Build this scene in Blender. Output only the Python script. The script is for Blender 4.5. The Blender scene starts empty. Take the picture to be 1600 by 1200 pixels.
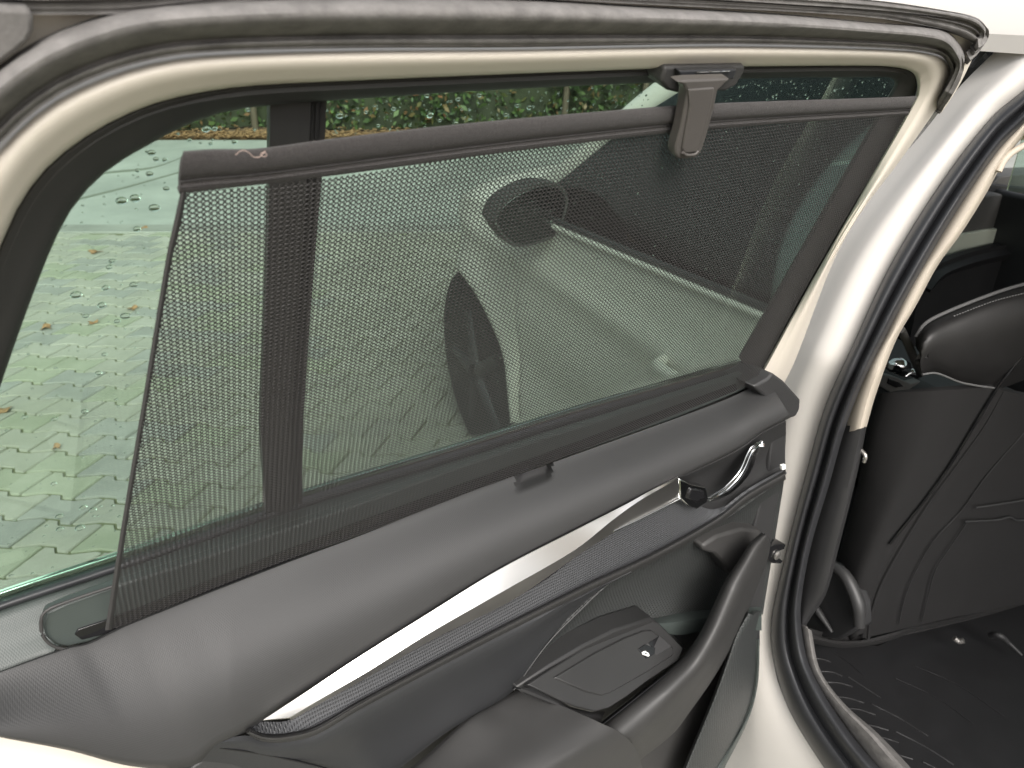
import bpy, bmesh, math, random
from mathutils import Vector
import numpy as np
random.seed(7)
rng = np.random.default_rng(7)
scene = bpy.context.scene
C = scene.collection
R = math.radians

# ------------------------------------------------------------------ camera
PITCH = R(27.0)
CAMZ = 1.40
FPX = 1200.0                       # focal length in pixels of the 1600 px wide photograph
cam_d = bpy.data.cameras.new("camera")
cam_d.sensor_width = 36.0
cam_d.lens = 27.0
cam_d.clip_start = 0.01
cam_d.clip_end = 500
cam = bpy.data.objects.new("camera", cam_d)
C.objects.link(cam)
cam.location = (0, 0, CAMZ)
cam.rotation_euler = (R(90) - PITCH, 0, 0)
scene.camera = cam
cam_d.dof.use_dof = True
cam_d.dof.focus_distance = .80
cam_d.dof.aperture_fstop = 13

# ------------------------------------------------------------------ light
SUN_EL, SUN_AZ = R(42), R(166)      # azimuth clockwise from +Y: behind the camera, a little to the right
world = bpy.data.worlds.new("World")
scene.world = world
world.use_nodes = True
wn = world.node_tree
bg = wn.nodes['Background']
sky = wn.nodes.new('ShaderNodeTexSky')
sky.sky_type = 'NISHITA'
sky.sun_disc = False
sky.sun_elevation = SUN_EL
sky.sun_rotation = SUN_AZ
sky.dust_density = 5.0
sky.ozone_density = 0.6
sky.air_density = 1.0
hs_ = wn.nodes.new('ShaderNodeHueSaturation')     # overcast: the sky's blue is veiled by thin cloud
hs_.inputs['Saturation'].default_value = .22
wn.links.new(sky.outputs[0], hs_.inputs['Color'])
wn.links.new(hs_.outputs[0], bg.inputs[0])
bg.inputs[1].default_value = 0.15
sd = bpy.data.lights.new("sun", 'SUN')
sd.energy = 2.0
sd.angle = R(32)
sd.color = (1.0, 0.94, 0.88)
sun = bpy.data.objects.new("sun", sd)
C.objects.link(sun)
sdir = Vector((math.sin(SUN_AZ) * math.cos(SUN_EL), math.cos(SUN_AZ) * math.cos(SUN_EL), math.sin(SUN_EL)))
sun.rotation_euler = sdir.to_track_quat('Z', 'Y').to_euler()
sun.location = (1, -3, 5)
scene.view_settings.view_transform = 'Standard'
scene.view_settings.look = 'None'
scene.view_settings.exposure = 0.55
scene.view_settings.gamma = 1.0
scene.cycles.transparent_max_bounces = 16
scene.cycles.max_bounces = 10

# ------------------------------------------------------------------ geometry of the place
O = np.array([0, 0, CAMZ], float)
sp, cp = math.sin(PITCH), math.cos(PITCH)
UP = np.array([0, 0, 1.0])


def ray(px, py):
    a, b = (px - 800) / FPX, (600 - py) / FPX
    return np.array([a, b * sp + cp, b * cp - sp])


def at_depth(px, py, d):
    return O + ray(px, py) * d


P1 = at_depth(165, 985, .56)       # rear end of the blind's slot
P2 = at_depth(1190, 600, .97)      # front (hinge) end of the slot
D = P2 - P1
D /= np.linalg.norm(D)
nh = np.cross(D, UP)
nh /= np.linalg.norm(nh)
if np.dot(nh, O - P2) < 0:
    nh = -nh                       # towards the camera, horizontal
E = UP + .36 * nh                  # window plane leans towards the car interior
NW = np.cross(D, E)
NW /= np.linalg.norm(NW)
if np.dot(NW, nh) < 0:
    NW = -NW
FW = np.array([-.42, .91, 0.0])
FW /= np.linalg.norm(FW)           # car forward
OUT = np.array([-FW[1], FW[0], 0.0])  # car's left, outward
H0 = np.array([.42, 1.0, 0.0])     # foot of the rear door's hinge line


def plane(P, N):
    def f(px, py, off=0.0):
        r = ray(px, py)
        k = np.dot(P + N * off - O, N) / np.dot(r, N)
        return O + r * k
    return f


W = plane(P2, NW)                  # leaning window plane, offsets towards the camera
V = plane(P2, nh)                  # vertical trim plane


def DP(px, py, off=0.0):           # door plane: leaning above the belt, vertical below
    a, b = W(px, py, off), V(px, py, off)
    return a if a[2] > (P2[2] + off * .0) and b[2] > P2[2] - .001 else b


def CAR(s, o, z):
    return H0 + FW * s + OUT * o + UP * z


def tumble(z):
    t = max(0.0, z - .95)
    return -.30 * t - .45 * t * t


def S(px, py, off=0.0):            # the car's side, leaning inwards above the belt
    r = ray(px, py)
    k0, k1 = .3, 6.0
    def g(k):
        p = O + r * k
        o = np.dot(p - H0, OUT)
        return o - (off + tumble(p[2]))
    for _ in range(50):
        km = .5 * (k0 + k1)
        if g(km) > 0:
            k0 = km
        else:
            k1 = km
    return O + r * k0


def XS(s, lean=0.0, z0=.6):        # a plane across the car at station s, facing the rear
    n = -FW + UP * lean
    n = n / np.linalg.norm(n)
    return plane(CAR(s, 0, z0), n)


def GZ(z):
    def f(px, py, off=0.0):
        r = ray(px, py)
        return O + r * ((z + off - CAMZ) / r[2])
    return f


# ------------------------------------------------------------------ materials
def mat(name, col, rough=.5, metal=0.0, bump=None, var=0.0, varscale=20, spec=.5, coat=0.0, sheen=0.0, col2=None):
    m = bpy.data.materials.new(name)
    m.use_nodes = True
    nt = m.node_tree
    b = nt.nodes['Principled BSDF']
    b.inputs['Base Color'].default_value = (*col, 1)
    b.inputs['Roughness'].default_value = rough
    b.inputs['Metallic'].default_value = metal
    b.inputs['Specular IOR Level'].default_value = spec
    b.inputs['Coat Weight'].default_value = coat
    b.inputs['Coat Roughness'].default_value = .08
    if sheen:
        b.inputs['Sheen Weight'].default_value = sheen
        b.inputs['Sheen Roughness'].default_value = .5
    tc = nt.nodes.new('ShaderNodeTexCoord')
    if var:
        nz = nt.nodes.new('ShaderNodeTexNoise')
        nz.inputs['Scale'].default_value = varscale
        nz.inputs['Detail'].default_value = 8
        nz.inputs['Roughness'].default_value = .65
        nt.links.new(tc.outputs['Object'], nz.inputs['Vector'])
        rp = nt.nodes.new('ShaderNodeValToRGB')
        rp.color_ramp.elements[0].position = .3
        rp.color_ramp.elements[1].position = .7
        c2 = col2 or tuple(min(1, c * (1 + var)) for c in col)
        c1 = col if col2 else tuple(c * (1 - var) for c in col)
        rp.color_ramp.elements[0].color = (*c1, 1)
        rp.color_ramp.elements[1].color = (*c2, 1)
        nt.links.new(nz.outputs['Fac'], rp.inputs['Fac'])
        nt.links.new(rp.outputs[0], b.inputs['Base Color'])
        mr = nt.nodes.new('ShaderNodeMapRange')
        mr.inputs['To Min'].default_value = max(.03, rough - .07)
        mr.inputs['To Max'].default_value = min(1, rough + .07)
        nt.links.new(nz.outputs['Fac'], mr.inputs['Value'])
        nt.links.new(mr.outputs[0], b.inputs['Roughness'])
    if bump:
        kind, scale, strength, dist = bump
        bp = nt.nodes.new('ShaderNodeBump')
        bp.inputs['Strength'].default_value = strength
        bp.inputs['Distance'].default_value = dist
        if kind == 'noise':
            t = nt.nodes.new('ShaderNodeTexNoise')
            t.inputs['Scale'].default_value = scale
            t.inputs['Detail'].default_value = 3
            nt.links.new(tc.outputs['Object'], t.inputs['Vector'])
            nt.links.new(t.outputs['Fac'], bp.inputs['Height'])
        elif kind == 'vor':
            t = nt.nodes.new('ShaderNodeTexVoronoi')
            t.inputs['Scale'].default_value = scale
            nt.links.new(tc.outputs['Object'], t.inputs['Vector'])
            nt.links.new(t.outputs['Distance'], bp.inputs['Height'])
        elif kind == 'weave':
            h = weave(nt, scale)
            nt.links.new(h, bp.inputs['Height'])
        nt.links.new(bp.outputs[0], b.inputs['Normal'])
    return m


def mth(nt, op, a, b=None):
    n = nt.nodes.new('ShaderNodeMath')
    n.operation = op
    for i, x in enumerate((a, b)):
        if x is None:
            continue
        if isinstance(x, (int, float)):
            n.inputs[i].default_value = x
        else:
            nt.links.new(x, n.inputs[i])
    return n.outputs[0]


def uvxy(nt):
    uv = nt.nodes.new('ShaderNodeUVMap')
    uv.uv_map = 'uv'
    s = nt.nodes.new('ShaderNodeSeparateXYZ')
    nt.links.new(uv.outputs[0], s.inputs[0])
    return s.outputs[0], s.outputs[1]


def weave(nt, pitch):
    x, y = uvxy(nt)
    k = 2 * math.pi / pitch
    a = mth(nt, 'SINE', mth(nt, 'MULTIPLY', x, k))
    b = mth(nt, 'SINE', mth(nt, 'MULTIPLY', y, k * 1.15))
    return mth(nt, 'MULTIPLY', a, b)


M = {}
M['paint'] = mat('cream_white_paint', (.72, .665, .58), .50, coat=.10)
M['paint_body'] = mat('white_body_paint', (.68, .65, .605), .45, coat=.1)
M['black_trim'] = mat('matt_black_trim', (.043, .042, .041), .55, bump=('noise', 900, .15, .0004), var=.12)
M['rubber'] = mat('hazed_dusty_rubber', (.155, .148, .142), .85, bump=('noise', 500, .45, .0006), var=.30, varscale=70)  # black rubber, lens haze put into its grey; the noise is dusty scuffs
M['rubber_dark'] = mat('black_rubber', (.030, .031, .034), .42, bump=('noise', 300, .1, .0005), var=.15)
M['dusty'] = mat('dusty_rubber', (.13, .11, .095), .75, var=.25, varscale=60)
M['vinyl'] = mat('textured_vinyl', (.038, .038, .0385), .58, bump=('weave', .0017, .18, .0003), var=.07, varscale=6)
M['shelf'] = mat('green_lit_shelf_plastic', (.052, .063, .059), .45, bump=('weave', .0017, .2, .0002), var=.06)  # same plastic as the trim, with green window light put into the colour
M['plastic'] = mat('grained_plastic', (.027, .028, .030), .45, bump=('vor', 900, .25, .0004), var=.08, varscale=8)
M['plastic_grey'] = mat('grained_grey_plastic', (.036, .036, .0365), .45, bump=('vor', 800, .3, .0005), var=.08, varscale=8)
M['soft'] = mat('soft_touch_plastic', (.037, .0365, .036), .50, bump=('noise', 1400, .35, .0005), var=.06)
M['bezel'] = mat('satin_switch_bezel', (.029, .029, .029), .36, var=.06)
M['gloss'] = mat('gloss_black', (.012, .012, .013), .12)
M['chrome'] = mat('satin_chrome', (.86, .84, .81), .30, metal=1.0)
M['chrome2'] = mat('polished_chrome', (.75, .76, .76), .09, metal=1.0)
M['hem'] = mat('felt_hem', (.036, .032, .031), .95, bump=('noise', 1800, 1.0, .0012), var=.30, varscale=500, sheen=.12)
M['tab'] = mat('tab_plastic', (.080, .074, .069), .40, bump=('noise', 900, .1, .0003), var=.08)
M['seat'] = mat('black_leather_seat', (.014, .0135, .0135), .50, bump=('noise', 600, .3, .0006), var=.15)
M['seat_fab'] = mat('dark_seat_fabric', (.010, .0095, .0098), .85, bump=('noise', 1500, .6, .0008), var=.15)
M['mat_rub'] = mat('rubber_floor_mat', (.012, .012, .013), .55, bump=('noise', 400, .3, .0006), var=.12)
M['carpet'] = mat('dark_carpet', (.011, .011, .012), .95, bump=('noise', 900, .8, .002))
M['dark'] = mat('dark_interior_plastic', (.022, .022, .023), .55, var=.1)
M['dash'] = mat('grey_dashboard', (.10, .098, .092), .55, var=.06)
M['decor'] = mat('pale_decor', (.62, .66, .55), .35)
M['beige'] = mat('beige_pillar_cover', (.47, .42, .35), .6, bump=('noise', 1200, .2, .0003), var=.04)
M['stitch'] = mat('grey_stitching', (.10, .10, .10), .8)
M['white'] = mat('white_print', (.85, .85, .82), .5)
M['steel'] = mat('zinc_steel', (.55, .53, .50), .35, metal=.9)
M['tyre'] = mat('tyre_rubber', (.022, .022, .023), .8, bump=('noise', 200, .4, .002))
M['bark'] = mat('twig_bark', (.09, .07, .05), .9)
M['leafb'] = mat('brown_leaf', (.26, .15, .075), .7, var=.4, varscale=60)
M['pile'] = mat('felt_fibres', (.085, .078, .074), .95, var=.4, varscale=900)
M['lint'] = mat('lint_fibre', (.55, .42, .36), .9)


def mat_pattern(name, base, pitch_u, pitch_v, skew=0.0, hole=.30, depth=.001, rough=.45):
    """small dimples in a regular lattice, dark in the bottom because they are perforations"""
    m = mat(name, base, rough)
    nt = m.node_tree
    b = nt.nodes['Principled BSDF']
    x, y = uvxy(nt)
    xs = mth(nt, 'ADD', mth(nt, 'MULTIPLY', x, 1 / pitch_u), mth(nt, 'MULTIPLY', y, skew / pitch_u))
    dx = mth(nt, 'SUBTRACT', mth(nt, 'FRACT', xs), .5)
    row = mth(nt, 'MULTIPLY', y, 1 / pitch_v)
    dy = mth(nt, 'SUBTRACT', mth(nt, 'FRACT', row), .5)
    d = mth(nt, 'SQRT', mth(nt, 'ADD', mth(nt, 'MULTIPLY', dx, dx), mth(nt, 'MULTIPLY', dy, dy)))
    mr = nt.nodes.new('ShaderNodeMapRange')
    mr.inputs['From Min'].default_value = hole - .08
    mr.inputs['From Max'].default_value = hole + .08
    nt.links.new(d, mr.inputs['Value'])
    bp = nt.nodes.new('ShaderNodeBump')
    bp.inputs['Strength'].default_value = .9
    bp.inputs['Distance'].default_value = depth
    nt.links.new(mr.outputs[0], bp.inputs['Height'])
    nt.links.new(bp.outputs[0], b.inputs['Normal'])
    mx = nt.nodes.new('ShaderNodeMix')
    mx.data_type = 'RGBA'
    mx.inputs[6].default_value = (base[0] * .45, base[1] * .45, base[2] * .45, 1)
    mx.inputs[7].default_value = (*base, 1)
    nt.links.new(mr.outputs[0], mx.inputs[0])
    nt.links.new(mx.outputs[2], b.inputs['Base Color'])
    return m


M['dots'] = mat_pattern('dotted_strip', (.060, .062, .066), .0024, .0024, 0, .30, .0004)
M['grille'] = mat_pattern('speaker_grille', (.046, .049, .048), .0044, .0028, .5, .30, .0006)
M['ribs'] = mat_pattern('ribbed_pocket', (.048, .052, .052), .0060, .0036, .3, .30, .0005)


def mat_mesh():
    m = bpy.data.materials.new('woven_mesh_cloth')
    m.use_nodes = True
    nt = m.node_tree
    b = nt.nodes['Principled BSDF']
    b.inputs['Base Color'].default_value = (.055, .052, .050, 1)
    b.inputs['Roughness'].default_value = .55
    x, y = uvxy(nt)
    a, bb = .00345, .0029
    def cell(sh, rx, ry):
        dx = mth(nt, 'SUBTRACT', mth(nt, 'FRACT', mth(nt, 'ADD', mth(nt, 'MULTIPLY', x, 1 / a), sh + 1000)), .5)
        dy = mth(nt, 'SUBTRACT', mth(nt, 'FRACT', mth(nt, 'ADD', mth(nt, 'MULTIPLY', y, 1 / bb), sh + 1000)), .5)
        dx = mth(nt, 'MULTIPLY', dx, 1 / rx)
        dy = mth(nt, 'MULTIPLY', dy, 1 / ry)
        return mth(nt, 'ADD', mth(nt, 'MULTIPLY', dx, dx), mth(nt, 'MULTIPLY', dy, dy))
    d1 = cell(0, .30, .32)
    d2 = cell(.5, .18, .205)
    d = mth(nt, 'MINIMUM', d1, d2)
    hole = mth(nt, 'LESS_THAN', d, 1.0)
    bp = nt.nodes.new('ShaderNodeBump')
    bp.inputs['Strength'].default_value = 1.0
    bp.inputs['Distance'].default_value = .0008
    nt.links.new(mth(nt, 'MINIMUM', d, 3.0), bp.inputs['Height'])
    nt.links.new(bp.outputs[0], b.inputs['Normal'])
    tr = nt.nodes.new('ShaderNodeBsdfTransparent')
    mix = nt.nodes.new('ShaderNodeMixShader')
    nt.links.new(hole, mix.inputs[0])
    nt.links.new(b.outputs[0], mix.inputs[1])
    nt.links.new(tr.outputs[0], mix.inputs[2])
    nt.links.new(mix.outputs[0], nt.nodes['Material Output'].inputs[0])
    return m


M['mesh'] = mat_mesh()


def mat_glass(name, tint, refl=1.0):
    m = bpy.data.materials.new(name)
    m.use_nodes = True
    nt = m.node_tree
    nt.nodes.remove(nt.nodes['Principled BSDF'])
    tr = nt.nodes.new('ShaderNodeBsdfTransparent')
    tr.inputs[0].default_value = (*tint, 1)
    gl = nt.nodes.new('ShaderNodeBsdfGlossy')
    gl.inputs['Roughness'].default_value = .01
    fr = nt.nodes.new('ShaderNodeFresnel')
    fr.inputs[0].default_value = 1.45
    mix = nt.nodes.new('ShaderNodeMixShader')
    nt.links.new(mth(nt, 'MULTIPLY', fr.outputs[0], refl), mix.inputs[0])
    nt.links.new(tr.outputs[0], mix.inputs[1])
    nt.links.new(gl.outputs[0], mix.inputs[2])
    nt.links.new(mix.outputs[0], nt.nodes['Material Output'].inputs[0])
    return m


M['glass'] = mat_glass('green_tinted_glass', (.825, .94, .87), .20)
M['glass_dark'] = mat_glass('dark_window_glass', (.84, .93, .885), 1.7)


def mat_water():
    m = bpy.data.materials.new('rain_water')
    m.use_nodes = True
    b = m.node_tree.nodes['Principled BSDF']
    b.inputs['Base Color'].default_value = (1, 1, 1, 1)
    b.inputs['Roughness'].default_value = .0
    b.inputs['Transmission Weight'].default_value = 1.0
    b.inputs['IOR'].default_value = 1.33
    return m


M['water'] = mat_water()
M['alloy'] = mat('dark_alloy', (.07, .07, .075), .45, metal=.5)


def mat_ground(name, c1, c2, scale, rough=.8, c3=None):
    m = mat(name, c1, rough, bump=('noise', 220, .5, .002))
    nt = m.node_tree
    b = nt.nodes['Principled BSDF']
    tc = nt.nodes.new('ShaderNodeTexCoord')
    geo = nt.nodes.new('ShaderNodeNewGeometry')
    n1 = nt.nodes.new('ShaderNodeTexNoise')
    n1.inputs['Scale'].default_value = scale
    n1.inputs['Detail'].default_value = 9
    n1.inputs['Roughness'].default_value = .7
    nt.links.new(geo.outputs['Position'], n1.inputs['Vector'])
    rp = nt.nodes.new('ShaderNodeValToRGB')
    rp.color_ramp.elements[0].position = .32
    rp.color_ramp.elements[1].position = .68
    rp.color_ramp.elements[0].color = (*c1, 1)
    rp.color_ramp.elements[1].color = (*c2, 1)
    if c3:
        e = rp.color_ramp.elements.new(.5)
        e.color = (*c3, 1)
    nt.links.new(n1.outputs['Fac'], rp.inputs['Fac'])
    nt.links.new(rp.outputs[0], b.inputs['Base Color'])
    return m


M['paver'] = mat_ground('concrete_paver', (.255, .25, .225), (.36, .35, .315), 3.0, .75, (.31, .305, .26))
M['paver2'] = mat_ground('mossy_concrete_paver', (.24, .255, .19), (.33, .335, .27), 5.0, .8)
M['paver3'] = mat_ground('damp_concrete_paver', (.23, .23, .215), (.33, .33, .305), 4.0, .5)
M['grout'] = mat_ground('mossy_joint_sand', (.10, .11, .06), (.15, .155, .09), 30, .95)
M['asphalt'] = mat_ground('pale_damp_asphalt', (.27, .28, .265), (.40, .41, .385), 1.2, .55)
M['soil'] = mat_ground('soil_with_leaf_litter', (.06, .045, .03), (.30, .16, .08), 6.0, .95)


def mat_leaf():
    m = bpy.data.materials.new('hedge_leaves')
    m.use_nodes = True
    nt = m.node_tree
    b = nt.nodes['Principled BSDF']
    b.inputs['Roughness'].default_value = .5
    geo = nt.nodes.new('ShaderNodeNewGeometry')
    rp = nt.nodes.new('ShaderNodeValToRGB')
    e = rp.color_ramp.elements
    e[0].color = (.025, .045, .018, 1)
    e[1].color = (.10, .15, .05, 1)
    for p, c in ((.35, (.045, .075, .025, 1)), (.62, (.07, .10, .035, 1)), (.78, (.19, .085, .045, 1)), (.88, (.06, .09, .03, 1))):
        x = e.new(p)
        x.color = c
    nt.links.new(geo.outputs['Random Per Island'], rp.inputs['Fac'])
    nt.links.new(rp.outputs[0], b.inputs['Base Color'])
    return m


M['leaf'] = mat_leaf()


# ------------------------------------------------------------------ object helpers
def link(o, parent=None, label=None, cat=None, group=None, kind=None):
    C.objects.link(o)
    if parent is not None:
        o.parent = parent
        o.matrix_parent_inverse = parent.matrix_world.inverted()
    if label:
        o['label'] = label
    if cat:
        o['category'] = cat
    if group:
        o['group'] = group
    if kind:
        o['kind'] = kind
    return o


def empty(name, loc, label, cat, group=None):
    o = bpy.data.objects.new(name, None)
    o.location = Vector(loc)
    o.empty_display_size = .05
    link(o, None, label, cat, group)
    bpy.context.view_layer.update()
    return o


def mesh_obj(name, verts, faces, m, parent=None, smooth=40, uvs=True, **kw):
    me = bpy.data.meshes.new(name)
    me.from_pydata([tuple(map(float, v)) for v in verts], [], faces)
    me.validate()
    me.update()
    if uvs:
        uv = me.uv_layers.new(name='uv')
        vv = np.array([v for v in verts], float)
        uu = (vv - P2) @ D
        wv = (vv - P2) @ (E / np.linalg.norm(E))
        idx = np.empty(len(me.loops), dtype=np.int32)
        me.loops.foreach_get('vertex_index', idx)
        arr = np.stack([uu[idx], wv[idx]], 1).ravel()
        uv.data.foreach_set('uv', arr)
    me.materials.append(m)
    if smooth:
        me.shade_smooth()
        me.set_sharp_from_angle(angle=R(smooth))
    o = bpy.data.objects.new(name, me)
    link(o, parent, **kw)
    return o


def crv(pts, n, lin=False):
    """resample a polyline (2-D or 3-D) to n points; None entries are knots that fix the correspondence"""
    segs, cur, knots = [], [], [0]
    P = []
    for p in pts:
        if p is None:
            knots.append(len(P) - 1)
        else:
            P.append(p)
    knots.append(len(P) - 1)
    P = np.array(P, float)
    if len(P) == 1:
        return np.repeat(P, n, 0)
    sub = 12
    dense, di = [], [0]
    for i in range(len(P) - 1):
        p1, p2 = P[i], P[i + 1]
        p0 = P[i - 1] if i > 0 else 2 * p1 - p2
        p3 = P[i + 2] if i + 2 < len(P) else 2 * p2 - p1
        L = np.linalg.norm(p2 - p1) + 1e-9
        for k in range(sub):
            t = k / sub
            if lin:
                dense.append(p1 + (p2 - p1) * t)
            else:
                m1 = (p2 - p0) / (L + np.linalg.norm(p1 - p0) + 1e-9) * L
                m2 = (p3 - p1) / (L + np.linalg.norm(p3 - p2) + 1e-9) * L
                t2, t3 = t * t, t * t * t
                dense.append((2 * t3 - 3 * t2 + 1) * p1 + (t3 - 2 * t2 + t) * m1 + (-2 * t3 + 3 * t2) * p2 + (t3 - t2) * m2)
        di.append(len(dense))
    dense.append(P[-1])
    dense = np.array(dense)
    nseg = len(knots) - 1
    base = [n // nseg] * nseg
    base[-1] += n - sum(base)
    out = []
    for s in range(nseg):
        a, b = di[knots[s]], di[knots[s + 1]]
        q = dense[a:b + 1]
        d = np.concatenate([[0], np.cumsum(np.linalg.norm(np.diff(q, axis=0), axis=1))])
        last = s == nseg - 1
        t = np.linspace(0, d[-1], base[s] + (0 if last else 1))
        if not last:
            t = t[:-1]
        for j in range(q.shape[1]) if False else [0]:
            pass
        out.append(np.stack([np.interp(t, d, q[:, c]) for c in range(q.shape[1])], 1))
    return np.concatenate(out)


def offv(off, n):
    if isinstance(off, (int, float)):
        return np.full(n, float(off))
    off = np.array(off, float)
    return np.interp(np.linspace(0, 1, n), np.linspace(0, 1, len(off)), off)


def grid_mesh(name, G, m, parent, thick=.003, back=None, smooth=40, uvs=True, **kw):
    """G: rows x cols x 3 array of points; closed with a back sheet and rims"""
    r, c, _ = G.shape
    du = np.gradient(G, axis=1)
    dv = np.gradient(G, axis=0)
    N = np.cross(du, dv)
    N /= (np.linalg.norm(N, axis=2, keepdims=True) + 1e-12)
    flip = np.mean(np.sum(N * (O - G), axis=2)) < 0
    if flip:
        N = -N
    B = G - N * thick if back is None else G + np.array(back) * thick
    verts = list(G.reshape(-1, 3)) + list(B.reshape(-1, 3))
    faces = []
    off = r * c
    for i in range(r - 1):
        for j in range(c - 1):
            a, b_, d, e = i * c + j, i * c + j + 1, (i + 1) * c + j + 1, (i + 1) * c + j
            f = (a, b_, d, e)
            if flip:
                f = f[::-1]
            faces.append(f)
            faces.append(tuple(off + x for x in f[::-1]))
    loop = [j for j in range(c)] + [i * c + c - 1 for i in range(1, r)] + [(r - 1) * c + j for j in range(c - 2, -1, -1)] + [i * c for i in range(r - 2, 0, -1)]
    n = len(loop)
    s = len(verts)
    for v in loop:
        verts.append(verts[v])
    for v in loop:
        verts.append(verts[off + v])
    for i in range(n):
        j = (i + 1) % n
        f = (s + i, s + n + i, s + n + j, s + j)
        if flip:
            f = f[::-1]
        faces.append(f)
    return mesh_obj(name, verts, faces, m, parent, smooth, uvs, **kw)


def loft_pts(rows, n, mm, lin=False, rowlin=False):
    L = []
    for curve, surf, off in rows:
        q = crv(curve, n, lin)
        o = offv(off, n)
        L.append(np.array([surf(q[i, 0], q[i, 1], o[i]) for i in range(n)]))
    L = np.array(L)
    if mm <= 1 or len(L) == 2 and mm <= 1:
        return L
    out = []
    k = len(L)
    for i in range(k - 1):
        p1, p2 = L[i], L[i + 1]
        p0 = L[i - 1] if i > 0 else 2 * p1 - p2
        p3 = L[i + 2] if i + 2 < k else 2 * p2 - p1
        for j in range(mm):
            t = j / mm
            if rowlin:
                out.append(p1 + (p2 - p1) * t)
            else:
                t2, t3 = t * t, t * t * t
                m1, m2 = (p2 - p0) / 2, (p3 - p1) / 2
                out.append((2 * t3 - 3 * t2 + 1) * p1 + (t3 - 2 * t2 + t) * m1 + (-2 * t3 + 3 * t2) * p2 + (t3 - t2) * m2)
    out.append(L[-1])
    return np.array(out)


def loft(name, rows, m, parent, n=60, mm=4, thick=.003, lin=False, rowlin=False, smooth=40, **kw):
    return grid_mesh(name, loft_pts(rows, n, mm, lin, rowlin), m, parent, thick, smooth=smooth, **kw)


def strip(name, A, B, prof, surf, m, parent, n=60, mm=3, thick=.003, lin=False, rowlin=False, smooth=40, **kw):
    """between pixel curves A and B; prof = [(t, offset)...]"""
    a, b = crv(A, n, lin), crv(B, n, lin)
    rows = [(list(map(tuple, a + (b - a) * t)), surf, off) for t, off in prof]
    L = []
    for (q, sf, off) in rows:
        o = offv(off, n)
        L.append(np.array([sf(q[i][0], q[i][1], o[i]) for i in range(n)]))
    L = np.array(L)
    out = []
    k = len(L)
    for i in range(k - 1):
        p1, p2 = L[i], L[i + 1]
        p0 = L[i - 1] if i > 0 else 2 * p1 - p2
        p3 = L[i + 2] if i + 2 < k else 2 * p2 - p1
        for j in range(mm):
            t = j / mm
            if rowlin:
                out.append(p1 + (p2 - p1) * t)
            else:
                t2, t3 = t * t, t * t * t
                out.append((2 * t3 - 3 * t2 + 1) * p1 + (t3 - 2 * t2 + t) * (p2 - p0) / 2 + (-2 * t3 + 3 * t2) * p2 + (t3 - t2) * (p3 - p1) / 2)
    out.append(L[-1])
    return grid_mesh(name, np.array(out), m, parent, thick, smooth=smooth, **kw)


def bevel(o, w, seg=2, ang=35):
    b = o.modifiers.new('bevel', 'BEVEL')
    b.width = w
    b.segments = seg
    b.limit_method = 'ANGLE'
    b.angle_limit = R(ang)
    b.harden_normals = False
    return o


def plate3(name, P, thick, back, m, parent, bev=0.0, smooth=40, **kw):
    P = np.array(P, float)
    n = len(P)
    nrm = np.zeros(3)
    for i in range(n):
        nrm += np.cross(P[i], P[(i + 1) % n])
    flip = np.dot(nrm, -np.array(back)) < 0
    if flip:
        P = P[::-1]
    Bk = P + np.array(back) * thick
    verts = list(P) + list(Bk)
    faces = [tuple(range(n)), tuple(range(2 * n - 1, n - 1, -1))]
    for i in range(n):
        j = (i + 1) % n
        faces.append((i, n + i, n + j, j))
    o = mesh_obj(name, verts, faces, m, parent, smooth, **kw)
    if bev:
        bevel(o, bev)
    return o


def plate(name, poly, surf, off, thick, m, parent, bev=.0008, back=None, rnd=0, **kw):
    if rnd:
        poly = list(map(tuple, crv(list(poly) + [poly[0]], rnd)[:-1]))
    P = [surf(x, y, off) for x, y in poly]
    return plate3(name, P, thick, -nh if back is None else back, m, parent, bev, **kw)


def tube(name, pts, rad, m, parent=None, seg=12, flat=1.0, n=None, upv=None, **kw):
    """a tube through 3-D points; rad a number or list"""
    P = crv([tuple(p) for p in pts], n or max(12, len(pts) * 6))
    k = len(P)
    rr = offv(rad, k)
    T = np.gradient(P, axis=0)
    T /= np.linalg.norm(T, axis=1, keepdims=True)
    ref = np.array(upv if upv is not None else (0, 0, 1.0))
    verts, faces = [], []
    for i in range(k):
        a = np.cross(T[i], ref)
        if np.linalg.norm(a) < 1e-4:
            a = np.cross(T[i], (1, 0, 0))
        a /= np.linalg.norm(a)
        b = np.cross(a, T[i])
        for s in range(seg):
            th = 2 * math.pi * s / seg
            verts.append(P[i] + (a * math.cos(th) + b * math.sin(th) * flat) * rr[i])
    for i in range(k - 1):
        for s in range(seg):
            t = (s + 1) % seg
            faces.append((i * seg + s, i * seg + t, (i + 1) * seg + t, (i + 1) * seg + s))
    faces.append(tuple(range(seg))[::-1])
    faces.append(tuple((k - 1) * seg + s for s in range(seg)))
    return mesh_obj(name, verts, faces, m, parent, 60, **kw)


def lathe(name, c, axis, prof, m, parent=None, seg=40, **kw):
    """prof: list of (radius, distance along axis)"""
    axis = np.array(axis, float)
    axis /= np.linalg.norm(axis)
    a = np.cross(axis, UP)
    a /= np.linalg.norm(a)
    b = np.cross(axis, a)
    verts, faces = [], []
    for r_, h in prof:
        for s in range(seg):
            th = 2 * math.pi * s / seg
            verts.append(np.array(c) + axis * h + (a * math.cos(th) + b * math.sin(th)) * r_)
    k = len(prof)
    for i in range(k - 1):
        for s in range(seg):
            t = (s + 1) % seg
            faces.append((i * seg + s, i * seg + t, (i + 1) * seg + t, (i + 1) * seg + s))
    faces.append(tuple(range(seg)))
    faces.append(tuple((k - 1) * seg + s for s in range(seg))[::-1])
    return mesh_obj(name, verts, faces, m, parent, 35, **kw)


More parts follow.
